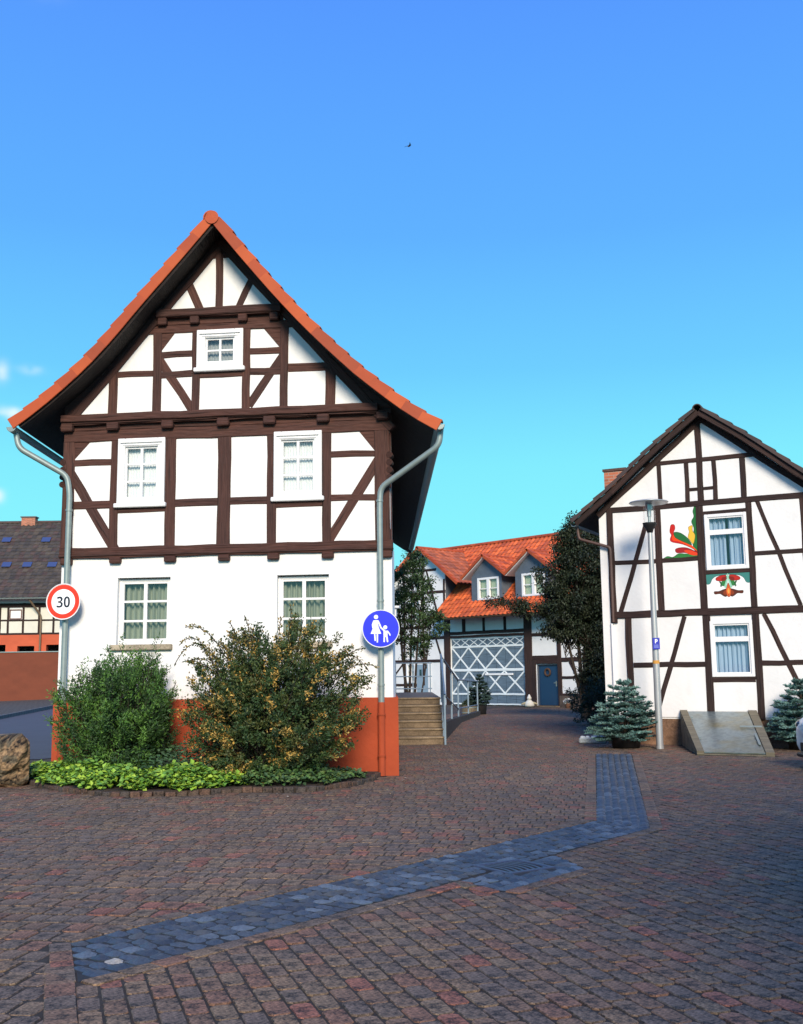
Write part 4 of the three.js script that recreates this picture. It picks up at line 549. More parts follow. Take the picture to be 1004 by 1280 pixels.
  mesh(H, 'gutter', (() => { const sh = new THREE.Shape(); sh.absarc(0, 0, 0.07, Math.PI, 2 * Math.PI, false); sh.absarc(0, 0, 0.064, 2 * Math.PI, Math.PI, true); const g = new THREE.ExtrudeGeometry(sh, { depth: LEN, bevelEnabled: false }); g.translate(-0.52, 5.02, -LEN + 0.3); return planarUV(g); })(), M.zinc);
  mesh(H, 'downpipe', pipe([[-0.5, 4.98, 0.1], [-0.46, 4.68, 0.09], [0.26, 4.44, 0.075], [0.27, 4.3, 0.075], [0.27, 2.72, 0.075]], 0.035, 10, 0.06), std(0.09, 0.05, 0.04, { roughness: 0.5 }));
  mesh(H, 'downpipe', pipe([[0.22, 2.7, 0.03], [0.22, 0.2, 0.03]], 0.03, 10), M.whitePaint);
}
// sloping cellar hatch in front of the right house
{
  const g = thing('cellar_hatch', 'sloping sheet metal cellar hatch with weathered wooden frame against the right house', 'cellar hatch', [4.597, 0, -24.754], -rad(27));
  const A = [1.67, 0.71, 0.03], B = [3.29, 0.71, 0.03], C = [4.01, 0.03, 2.78], D = [2.57, 0.03, 2.74];
  const lerp = (p, q, t) => p.map((v, i) => v + (q[i] - v) * t), pt = (s, t, h = 0) => { const p = lerp(lerp(A, B, s), lerp(D, C, s), t); p[1] += h; return p; };
  const solid = (s0, s1, t0, t1, h0, h1) => loftQuads([[pt(s0, t0, h1), pt(s0, t1, h1), pt(s1, t1, h1), pt(s1, t0, h1)], [pt(s0, t0, h0), pt(s1, t0, h0), pt(s1, t1, h0), pt(s0, t1, h0)], [pt(s0, t0, h0), pt(s0, t1, h0), pt(s0, t1, h1), pt(s0, t0, h1)], [pt(s1, t0, h0), pt(s1, t0, h1), pt(s1, t1, h1), pt(s1, t1, h0)], [pt(s0, t1, h0), pt(s1, t1, h0), pt(s1, t1, h1), pt(s0, t1, h1)], [pt(s0, t0, h0), pt(s0, t0, h1), pt(s1, t0, h1), pt(s1, t0, h0)]]);
  mesh(g, 'sheet', solid(0.1, 0.885, 0.005, 0.99, 0.0, 0.02), std(0.36, 0.4, 0.37, { map: T.brownReflection, roughness: 0.36, metalness: 0.6 }));  // the sheet's colour map carries a painted brownish reflection
  mesh(g, 'frame_board', solid(0.0, 0.095, 0.0, 1.0, -0.12, 0.045), M.timberRaw); mesh(g, 'frame_board', solid(0.89, 1.0, 0.0, 1.0, -0.12, 0.045), M.timberRaw);
  mesh(g, 'cheek', loftQuads([[[A[0], 0, 0.03], [D[0], 0, D[2]], [D[0], 0.03, D[2] - 0.02], [A[0], 0.62, 0.03]], [[B[0], 0, 0.03], [B[0], 0.62, 0.03], [C[0], 0.03, C[2] - 0.02], [C[0], 0, C[2]]], [[D[0], 0, D[2] - 0.005], [C[0], 0, C[2] - 0.005], [C[0], 0.03, C[2] - 0.005], [D[0], 0.03, D[2] - 0.005]]]), std(0.2, 0.18, 0.13, { map: T.stone }));
  mesh(g, 'strap_hinge', solid(0.7, 0.98, 0.41, 0.435, 0.046, 0.056), M.zinc); mesh(g, 'hasp', merge([solid(0.84, 0.87, 0.6, 0.84, 0.0465, 0.06), solid(0.1, 0.13, 0.2, 0.22, 0.046, 0.07), solid(0.1, 0.13, 0.7, 0.72, 0.046, 0.07)]), M.zinc);
}
// street lamp
{
  const g = thing('street_lamp', 'grey steel street lamp with flat disc hood and clear glass cylinder', 'street lamp', [5.34, 0, -22.88]);
  mesh(g, 'post', merge([cyl(0.075, 0.07, 0, 1.7, 0, 0), cyl(0.07, 0.05, 1.7, 4.58, 0, 0), cyl(0.082, 0.082, 0, 0.05, 0, 0)]), M.pole);
  mesh(g, 'band', cyl(0.073, 0.073, 1.76, 1.83), std(0.6, 0.3, 0.06));
  mesh(g, 'lamp_cup', lathe([[0.0, 4.55], [0.06, 4.55], [0.08, 4.62], [0.135, 4.7], [0.15, 4.76], [0.14, 4.765], [0.0, 4.75]]), M.black);
  mesh(g, 'glass_cylinder', new THREE.CylinderGeometry(0.125, 0.125, 0.42, 28, 1, true).translate(0, 4.975, 0), M.glass);
  mesh(g, 'lamp_holder', merge([cyl(0.045, 0.045, 4.9, 5.18), cyl(0.03, 0.03, 4.76, 4.9), cyl(0.075, 0.075, 5.06, 5.2)]), std(0.42, 0.44, 0.45, { metalness: 0.5, roughness: 0.35 }));
  mesh(g, 'disc_hood', lathe([[0.0, 5.19], [0.13, 5.18], [0.405, 5.19], [0.42, 5.205], [0.405, 5.22], [0.2, 5.26], [0.0, 5.28]], 40), std(0.42, 0.45, 0.46, { metalness: 0.4, roughness: 0.4 }));
  const c = document.createElement('canvas'); c.width = 128; c.height = 200; const x = c.getContext('2d'); x.fillStyle = '#1226a8'; x.fillRect(0, 0, 128, 200); x.fillStyle = '#f2f4fa'; x.font = 'bold 104px sans-serif'; x.textAlign = 'center'; x.fillText('P', 64, 96); x.fillStyle = '#8f9fe0'; for (let i = 0; i < 3; i++) x.fillRect(24, 122 + i * 20, 80, 8); const t = new THREE.CanvasTexture(c); t.colorSpace = THREE.SRGBColorSpace;
  const p = thing('parking_plate', 'small blue plate with white P strapped to the street lamp post', 'sign', [5.34, 2.06, -22.79]);
  const geo = new THREE.BoxGeometry(0.15, 0.24, 0.012); geo.translate(0, 0.12, 0); mesh(p, 'plate', geo, [M.zinc, M.zinc, M.zinc, M.zinc, new THREE.MeshStandardMaterial({ map: t, roughness: 0.5 }), M.zinc]); mesh(p, 'clamp', box(-0.05, 0.05, 0.1, 0.13, -0.03, -0.008), M.zinc);
}

// ------------------------------------------------------------------ the barn at the end of the courtyard
{
  const H = thing('timber_framed_barn', 'half-timbered barn with orange tiled roof, slate dormers and pale blue lattice gate', 'barn', [2.49, 0, -56.65], -rad(48));
  const tb = M.timberDark, T2 = (name, ...a) => timber(H, name, tb, ...a), U0 = -0.35, U1 = 13;
  const gate = [0.0, 5.1, 0.0, 3.42], door = [5.9, 7.2, 0.0, 2.0];
  mesh(H, 'front_wall', slab([[U0, -0.1], [U1, -0.1], [U1, 4.9], [U0, 4.9]], -0.3, -0.01, [rect(gate[0], gate[1], -0.05, gate[3]).reverse(), rect(door[0], door[1], -0.05, door[3]).reverse()]), M.plaster);
  mesh(H, 'rear_wall', merge([box(-5, U1, 0, 5, -7.3, -7), box(U1 - 0.3, U1, 0, 5, -7, -0.3), ...[-4.8, U1 - 0.15].map((x) => { const g = slab([[-0.1, 4.9], [-7.2, 4.9], [-3.5, 8.55]].reverse(), -0.12, 0.12); g.rotateY(-Math.PI / 2); g.translate(x, 0, 0); return g; })]), M.plaster);
  mesh(H, 'stone_base', merge([box(7.3, U1, -0.05, 0.52, -0.2, 0.06), box(5.3, 5.85, -0.05, 0.3, -0.2, 0.05)]), std(0.12, 0.085, 0.065, { map: T.stone }));
  // infill over the gate and beside the door
  panels(H, [rect(-0.3, 1.02, 3.74, 4.7), rect(1.02, 2.45, 3.74, 4.7), rect(2.45, 3.9, 3.74, 4.7), rect(3.9, 5.25, 3.74, 4.7), rect(5.5, 7.3, 2.4, 3.4), rect(5.5, 7.3, 3.4, 4.7), rect(7.45, 9.2, 0.6, 1.35), rect(7.45, 9.2, 1.35, 2.1), rect(9.3, 11, 0.6, 1.35), rect(9.3, 11, 1.35, 2.1), rect(7.4, 9.2, 2.2, 4.7), rect(9.3, 11, 2.2, 4.7)], M.plaster);
  for (const [a, b, v, w] of [[-0.35, 5.4, 3.68, 0.16], [-0.35, 5.4, 3.5, 0.12], [5.3, 7.4, 2.22, 0.4], [5.3, 12.9, 3.42, 0.16], [7.3, 12.9, 1.37, 0.13], [7.3, 12.9, 2.2, 0.2], [-0.35, 12.9, 4.75, 0.2], [7.3, 12.9, 0.56, 0.14]]) T2('rail', a, v, b, v, w, 0.04 + rnd() * 0.003);
  for (const [u, a, b, w] of [[-0.18, 0, 4.66, 0.34], [1.02, 3.76, 4.66, 0.22], [2.45, 3.76, 4.66, 0.15], [3.9, 3.76, 4.66, 0.15], [5.4, 0, 4.66, 0.5], [5.72, 0, 2.2, 0.26], [7.34, 0, 4.66, 0.24], [9.25, 0.6, 4.66, 0.35], [11, 0.6, 4.66, 0.3]]) T2('post', u, a, u, b, w, 0.055 + rnd() * 0.003);
  T2('brace', 7.95, 2.1, 8.8, 0.6, 0.15, 0.03); T2('brace', 9.6, 2.1, 10.5, 0.6, 0.15, 0.03);
  // lattice gate
  const G = sub(H, 'gate'); mesh(G, 'gate_boards', box(0.0, 5.1, 0.03, 3.42, -0.14, -0.09), M.gateBoard);
  for (const u of [0.62, 1.25, 1.9, 2.53, 3.16, 3.8, 4.44]) mesh(G, 'board_joint', box(u - 0.008, u + 0.008, 0.04, 3.4, -0.0905, -0.086), std(0.03, 0.05, 0.075));
  const strip = (a, b, c, d, w, z) => { const g = timberGeo(a, b, c, d, w, z, -0.1); mesh(G, 'lattice_strip', g, M.gateStrip); };
  const nd = [0.04, 1.22, 2.4, 3.7, 5.06];
  for (const [v, w] of [[3.38, 0.07], [2.96, 0.1], [1.77, 0.13], [0.57, 0.09], [0.07, 0.07]]) strip(0.02, v, 5.08, v, w, -0.058 + w * 0.01);
  for (const [lo, hi] of [[0.6, 1.72], [1.82, 2.92]]) for (let i = 0; i < 4; i++) { strip(nd[i], lo, nd[i + 1], hi, 0.085, -0.066); strip(nd[i], hi, nd[i + 1], lo, 0.085, -0.07); }
  for (let i = 0; i < 8; i++) { const a = 0.05 + i * 0.63, b = a + 0.62; strip(a, 3.0, b, 3.36, 0.045, -0.072); strip(a, 3.36, b, 3.0, 0.045, -0.076); }
  mesh(G, 'gate_handle', chamferBox(2.4, 4.3, 1.5, 1.6, -0.08, -0.03, 0.01), M.whitePaint);
  // blue door
  const D = sub(H, 'door'); mesh(D, 'leaf', chamferBox(5.94, 7.16, 0.06, 1.97, -0.16, -0.1, 0.01), M.blueDoor); mesh(D, 'door_frame', merge([box(5.88, 5.95, 0, 2.02, -0.14, -0.02), box(7.15, 7.22, 0, 2.02, -0.14, -0.02), box(5.95, 7.15, 1.96, 2.02, -0.14, -0.022)]), std(0.06, 0.08, 0.11)); mesh(D, 'handle', merge([box(7.0, 7.04, 0.95, 1.2, -0.1, -0.06), box(6.88, 7.02, 1.1, 1.13, -0.09, -0.05)]), M.zinc); { const w = new THREE.TorusGeometry(0.16, 0.05, 8, 18); w.translate(6.5, 1.62, -0.07); mesh(D, 'door_wreath', w, std(0.07, 0.035, 0.02)); }
  mesh(D, 'door_step', box(5.8, 7.3, -0.02, 0.05, -0.1, 0.35), M.step);
  // main roof (profile runs in the depth direction, carried along the front)
  const roof = sub(H, 'roof'), mapB = (p, y, q) => [q, y, p], F1 = [[-3.5, 8.62], [-1.2, 6.42], [1.0, 4.36]], B1 = [[-3.5, 8.62], [-5.8, 6.42], [-8.2, 4.2]], tones = [[0.78, 0.15, 0.034], [0.72, 0.13, 0.03], [0.84, 0.17, 0.04], [0.64, 0.12, 0.035]];
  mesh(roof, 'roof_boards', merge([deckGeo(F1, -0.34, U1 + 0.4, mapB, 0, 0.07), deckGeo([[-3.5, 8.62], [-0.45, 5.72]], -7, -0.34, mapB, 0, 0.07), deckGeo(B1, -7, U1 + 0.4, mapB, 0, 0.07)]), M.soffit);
  stuff(mesh(roof, 'roof_tiles', merge2([roofTiles(F1, -0.4, U1 + 0.4, mapB, tones, { len: 0.36, wid: 0.3, amp: 0.035, seg: 6 }), roofTiles([[-3.5, 8.62], [-0.45, 5.72]], -7, -0.4, mapB, tones, { len: 0.36, wid: 0.3, amp: 0.035, seg: 4 }), roofTiles(B1, -7, U1 + 0.4, mapB, tones, { len: 0.36, wid: 0.3, seg: 2 })]), tileField));
  { const r = []; for (let i = 0; i < 46; i++) { const g = ridgeTile(0.13, 0.46); g.rotateY(Math.PI / 2); g.translate(-7 + i * 0.44, 8.72, -3.5); mesh(roof, 'ridge_tile', g, pick(verge)); } }
  mesh(roof, 'gutter', (() => { const sh = new THREE.Shape(); sh.absarc(0, 0, 0.09, Math.PI, 2 * Math.PI, false); sh.absarc(0, 0, 0.08, 2 * Math.PI, Math.PI, true); const g = new THREE.ExtrudeGeometry(sh, { depth: U1 + 0.7, bevelEnabled: false }); g.rotateY(Math.PI / 2); g.translate(-0.3, 4.42, 1.06); return planarUV(g); })(), std(0.14, 0.08, 0.05, { metalness: 0.4, roughness: 0.5 }));
  // wing with its own gable
  const wc = -2.05, Lw = [[wc, 8.28], [wc - 1.4, 7.35], [wc - 2.95, 6.2]], Rw = [[wc, 8.28], [wc + 1.4, 7.35], [wc + 2.95, 6.2]];
  const ww = [[-3.13, -2.25, 6.07, 7.04], [-3.13, -2.25, 4.3, 5.6], [-3.42, -2.14, 2.36, 3.46], [-3.46, -2.72, 1.13, 2.21]];
  mesh(H, 'wing_wall', merge([slab([[-4.95, -0.1], [-0.32, -0.1], [-0.32, 6.9], [wc, 8.2], [-4.95, 6.3]], -0.3, -0.012, ww.map(([a, b, c, d]) => rect(a + 0.04, b - 0.04, c + 0.04, d - 0.04).reverse())), box(-4.95, -4.65, 0, 6.3, -4, -0.3)]), M.plaster);
  mesh(H, 'slate_cheek', box(-0.5, -0.3, 4.6, 6.95, -3.2, -0.02), M.slate);
  panels(H, [rect(-4.9, -3.6, 0.2, 2.3), rect(-4.9, -3.6, 2.3, 3.5), rect(-4.9, -3.6, 3.5, 5.95), rect(-4.9, -3.6, 5.95, 7.15), ...cut([rect(-2.05, -0.32, 3.5, 5.94), rect(-2.05, -0.32, 5.94, 7.15)], [[-1.75, 7.15], [-0.75, 4.3]]).map((p) => clip(p, [[wc, 8.2], [0.3, 6.6]], -1)), ...cut([rect(-2.05, -0.32, 2.3, 3.5)], [[-1.1, 3.5], [-0.65, 2.3]])], M.plaster, 0.008);
  for (const [a, b, v, w] of [[-4.9, -1.0, 7.16, 0.14], [-4.9, -0.32, 5.94, 0.15], [-4.9, -0.32, 3.5, 0.16], [-4.9, -0.32, 2.3, 0.15], [-4.9, -2.0, 1.02, 0.14], [-4.9, -2.1, 4.1, 0.12]]) T2('rail', a, v, b, v, w, 0.025 + rnd() * 0.003);
  for (const [u, a, b, w] of [[-2.05, 1.0, 8.0, 0.16], [-3.6, 0.2, 7.1, 0.14], [-0.4, 2.2, 6.6, 0.14]]) T2('post', u, a, u, b, w, 0.035);
  T2('brace', -1.75, 7.1, -0.78, 4.3, 0.14, 0.018); T2('brace', -1.1, 3.45, -0.65, 2.35, 0.14, 0.018); T2('brace', -4.8, 1.2, -3.7, 2.2, 0.12, 0.018);
  for (const [a, b, c, d] of ww) windowPart(H, a, b, c, d, { trim: 0.1, rows: 3, zf: 0.045, zg: 0.0, bar: 0.04, mid: 0.06, folds: 7, curtain: std(0.35, 0.45, 0.48) });
  { const wd = sub(H, 'wing_door'); mesh(wd, 'leaf', chamferBox(-2.62, -1.75, 0.3, 2.12, -0.02, 0.03, 0.01), std(0.24, 0.34, 0.42)); mesh(wd, 'pane', box(-2.4, -2.22, 1.45, 1.85, 0.028, 0.034), M.darkGlass); mesh(wd, 'pane', box(-2.15, -1.97, 1.45, 1.85, 0.028, 0.034), M.darkGlass); mesh(wd, 'door_post', box(-1.7, -1.58, 0.3, 2.2, -0.02, 0.05), M.whitePaint); }
  const wr = sub(H, 'wing_roof');
  for (const pr of [Lw, Rw]) { mesh(wr, 'roof_boards', deckGeo(pr, -3.9, 0.34, (p, y, q) => [p, y, q], 0, 0.07), M.soffit); stuff(mesh(wr, 'roof_tiles', roofTiles(pr, -3.9, 0.25, (p, y, q) => [p, y, q], [[0.5, 0.13, 0.05], [0.42, 0.12, 0.055], [0.56, 0.14, 0.05]], { len: 0.36, wid: 0.3, amp: 0.035, seg: 6 }), tileField)); vergeRow(wr, 'verge_tile', pr, 0.4, verge, { height: 0.14, base: 0.0, len: 0.36 }); }
  for (let i = 0; i < 10; i++) { const g = ridgeTile(0.12, 0.46); g.translate(wc, 8.37, 0.42 - (i + 1) * 0.44); mesh(wr, 'ridge_tile', g, pick(verge)); }
  // two slate dormers
  for (const c of [2.88, 5.9]) {
    const d = sub(H, 'dormer'), z = 0.2, hw = 1.05, wx = c - 0.57, wX = c + 0.9 > c + 0.57 ? c + 0.9 : c + 0.57;
    mesh(d, 'slate_front', slab([[c - hw, 4.95], [c + hw, 4.95], [c + hw, 6.5], [c, 7.45], [c - hw, 6.5]], z - 0.12, z, [rect(c - 0.62, c + 0.86, 5.3, 6.42).reverse()]), M.slate);
    mesh(d, 'cheek', merge([loftQuads([[[c - hw, 5.1, z - 0.12], [c - hw, 6.6, z - 0.12], [c - hw, 6.6, -1.6], [c - hw, 6.4, -1.6]], [[c + hw, 5.1, z - 0.12], [c + hw, 6.4, -1.6], [c + hw, 6.6, -1.6], [c + hw, 6.6, z - 0.12]]])]), M.slate);
    mesh(d, 'frame', merge([box(c - 0.62, c + 0.86, 5.3, 5.4, z - 0.1, z + 0.03), box(c - 0.62, c + 0.86, 6.32, 6.42, z - 0.1, z + 0.03), box(c - 0.62, c - 0.5, 5.4, 6.32, z - 0.1, z + 0.028), box(c + 0.74, c + 0.86, 5.4, 6.32, z - 0.1, z + 0.028), box(c + 0.03, c + 0.21, 5.4, 6.32, z - 0.1, z + 0.026)]), M.whitePaint);
    for (const [a, b] of [[c - 0.5, c + 0.03], [c + 0.21, c + 0.74]]) { mesh(d, 'pane', new THREE.PlaneGeometry(b - a, 0.92).translate((a + b) / 2, 5.86, z - 0.04), M.glass); mesh(d, 'glazing_bar', box(a, b, 5.84, 5.88, z - 0.045, z + 0.0), M.whitePaint); mesh(d, 'curtain', box(a, b, 5.4, 6.32, z - 0.16, z - 0.13), std(0.36, 0.42, 0.27)); }
    for (const s of [-1, 1]) { const pr = [[c, 7.42], [c + s * 1.48, 6.38]]; mesh(d, 'roof_boards', deckGeo(pr, -2.6, 0.42, (p, y, q) => [p, y, q], 0, 0.06), M.whitePaint); stuff(mesh(d, 'roof_tiles', roofTiles(pr, -2.6, 0.5, (p, y, q) => [p, y, q], tones, { len: 0.36, wid: 0.3, amp: 0.03, seg: 5 }), tileField)); vergeRow(d, 'verge_tile', pr, 0.5, verge, { height: 0.13, base: 0.03, len: 0.4 }); }
    for (let i = 0; i < 5; i++) { const g = ridgeTile(0.1, 0.5); g.translate(c, 7.5, 0.5 - (i + 1) * 0.48); mesh(d, 'ridge_tile', g, pick(verge)); }
  }
}
function merge2(list) { return mergeGeometries(list); }
// ------------------------------------------------------------------ farm building and red wall across the side street
{
  const H = thing('farm_building', 'long farm building with grey tiled roof above red brickwork across the street', 'building', [-25, 0, -73]);
  const X0 = -14, X1 = 9, tb = M.timberDark, T2 = (name, ...a) => timber(H, name, tb, ...a);
  mesh(H, 'brick_wall', slab(rect(X0, X1, -0.5, 4.58), -0.4, 0.03, [rect(-1.08, 0.07, 3.0, 3.8).reverse(), rect(-3.0, -1.88, 3.0, 3.9).reverse(), rect(0.87, 2.0, 3.0, 3.87).reverse()]), std(0.62, 0.12, 0.05, { map: T.render }));
  mesh(H, 'upper_wall', slab(rect(X0, X1, 4.58, 7.2), -0.4, 0), M.plaster);
  mesh(H, 'end_wall', merge([slab([[X0, -0.5], [X0 + 0.3, -0.5], [X0 + 0.3, 7], [X0, 7]], -10, -0.4), slab([[X1 - 0.3, -0.5], [X1, -0.5], [X1, 7], [X1 - 0.3, 7]], -10, -0.4), slab(rect(X0, X1, -0.5, 7), -10.3, -10), ...[X0, X1].map((x) => { const g = slab([[-0.2, 7], [-10, 7], [-5, 12.7]].reverse(), -0.12, 0.12); g.rotateY(-Math.PI / 2); g.translate(x + (x < 0 ? 0.15 : -0.15), 0, 0); return g; })]), M.plaster);
  const us = [-5.2, -4.2, -3.3, -2.34, -1.79, -0.76, 0.32, 1.3, 2.4, 3.5, 4.5];
  const P = []; for (let i = 0; i < us.length - 1; i++) { P.push(rect(us[i], us[i + 1], 4.66, 5.52)); if (i !== 4) P.push(rect(us[i], us[i + 1], 5.52, 6.5)); } panels(H, P, std(0.72, 0.7, 0.6, { map: T.plaster }), 0.008);
  T2('rail', X0, 4.62, X1, 4.62, 0.14, 0.04); T2('rail', -6, 5.53, X1, 5.53, 0.12, 0.028); T2('rail', X0, 6.55, X1, 6.55, 0.3, 0.04); for (const u of us) T2('post', u, 4.66, u, 6.5, 0.15, 0.032);
  { const w = sub(H, 'window'); mesh(w, 'frame', merge([box(-1.7, -0.86, 5.6, 5.68, -0.05, 0.035), box(-1.7, -0.86, 6.2, 6.28, -0.05, 0.035), box(-1.7, -1.63, 5.68, 6.2, -0.05, 0.034), box(-0.93, -0.86, 5.68, 6.2, -0.05, 0.034)]), std(0.16, 0.09, 0.08)); mesh(w, 'pane', box(-1.63, -0.93, 5.68, 6.2, -0.04, -0.01), M.darkGlass); }
  const roof = sub(H, 'roof'), mapB = (p, y, q) => [q, y, p], F1 = [[-5.0, 12.85], [-2.2, 9.95], [0.8, 6.95]], B1 = [[-5.0, 12.85], [-10.8, 6.9]];
  mesh(roof, 'roof_boards', merge([deckGeo(F1, X0 - 0.3, X1 + 0.3, mapB, -0.06, 0.06), deckGeo(B1, X0 - 0.3, X1 + 0.3, mapB, -0.06, 0.06)]), M.soffit);
  stuff(mesh(roof, 'roof_tiles', merge2([roofTiles(F1, X0 - 0.3, X1 + 0.3, mapB, [[0.085, 0.068, 0.05], [0.07, 0.058, 0.045], [0.1, 0.078, 0.055], [0.095, 0.06, 0.045]], { len: 0.38, wid: 0.36, amp: 0.03, seg: 4 }), roofTiles(B1, X0 - 0.3, X1 + 0.3, mapB, [[0.075, 0.066, 0.062]], { len: 0.38, wid: 0.4, seg: 1 })]), tileField));
  for (let i = 0; i < 46; i++) { const g = ridgeTile(0.14, 0.52); g.rotateY(Math.PI / 2); g.translate(X0 - 0.3 + i * 0.51, 12.95, -5.0); mesh(roof, 'ridge_tile', g, pick(vergeDark)); }
  for (const [x, y] of [[-3.4, 11.37], [-0.55, 11.34], [-2.6, 9.37], [-1.15, 9.35], [0.6, 9.33], [-4.6, 9.37]]) { const g = new THREE.BoxGeometry(0.62, 0.05, 0.5); g.rotateX(0.79); const z = 0.8 - (y - 6.95) / 1.01; g.translate(x, y + 0.14, z + 0.14); mesh(roof, 'skylight', g, new THREE.MeshPhysicalMaterial({ color: lc(0.05, 0.07, 0.16), roughness: 0.08, clearcoat: 1 })); }
  { const c = sub(H, 'chimney'); mesh(c, 'stack', box(-2.85, -1.85, 11.8, 13.3, -5.3, -4.7), M.brick); mesh(c, 'chimney_cap', box(-2.92, -1.78, 13.3, 13.38, -5.36, -4.64), std(0.12, 0.12, 0.13)); }
  mesh(H, 'gutter', (() => { const sh = new THREE.Shape(); sh.absarc(0, 0, 0.1, Math.PI, 2 * Math.PI, false); sh.absarc(0, 0, 0.09, 2 * Math.PI, Math.PI, true); const g = new THREE.ExtrudeGeometry(sh, { depth: X1 - X0, bevelEnabled: false }); g.rotateY(Math.PI / 2); g.translate(X0, 7.0, 0.9); return planarUV(g); })(), M.zinc);
  mesh(H, 'downpipe', pipe([[-0.2, 7.0, 0.85], [0.45, 5.85, 0.14], [0.48, 5.6, 0.14], [0.48, 0, 0.14]], 0.07, 10, 0.15), std(0.2, 0.14, 0.09, { roughness: 0.5, metalness: 0.3 }));
  const W = thing('boundary_wall', 'plain red-brown rendered wall with metal coping in front of the farm building', 'wall', [-25, 0, -70]);
  mesh(W, 'wall', box(-14, 9, -0.5, 3.3, -0.2, 0.1), M.redWall); mesh(W, 'coping', box(-14.05, 9.05, 3.3, 3.36, -0.25, 0.15), M.zinc);
}
// ------------------------------------------------------------------ unseen house added beside the camera to shade the right of the yard
{
  const H = thing('added_shade_house', 'unseen rendered house with tiled gable roof added to shade the yard', 'house', [8.3, 0, 4.6], Math.PI);
  mesh(H, 'wall', merge([box(-5.2, 5.2, 0, 5.4, -4.9, 4.9), slab([[-5.2, 5.4], [5.2, 5.4], [0, 9.0]], -4.9, -4.6), slab([[-5.2, 5.4], [5.2, 5.4], [0, 9.0]], 4.6, 4.9)]), std(0.5, 0.46, 0.4, { map: T.plaster }));
  const roof = sub(H, 'roof'); for (const s of [-1, 1]) { const pr = [[0, 9.05], [s * 5.7, 5.1]]; mesh(roof, 'roof_boards', deckGeo(pr, -5.3, 5.3, (p, y, q) => [p, y, q], 0, 0.1), M.soffit); stuff(mesh(roof, 'roof_tiles', roofTiles(pr, -5.3, 5.3, (p, y, q) => [p, y, q], [[0.3, 0.09, 0.05], [0.25, 0.08, 0.05]], { seg: 3, len: 0.4, wid: 0.3 }), tileField)); }
  for (const x of [-3.4, -0.6, 2.2]) for (const y of [1.0, 3.4]) windowPart(H, x, x + 1.1, y, y + 1.3, { trim: 0.1, zf: 4.98, zg: 4.935, gap: 0.02 });
}
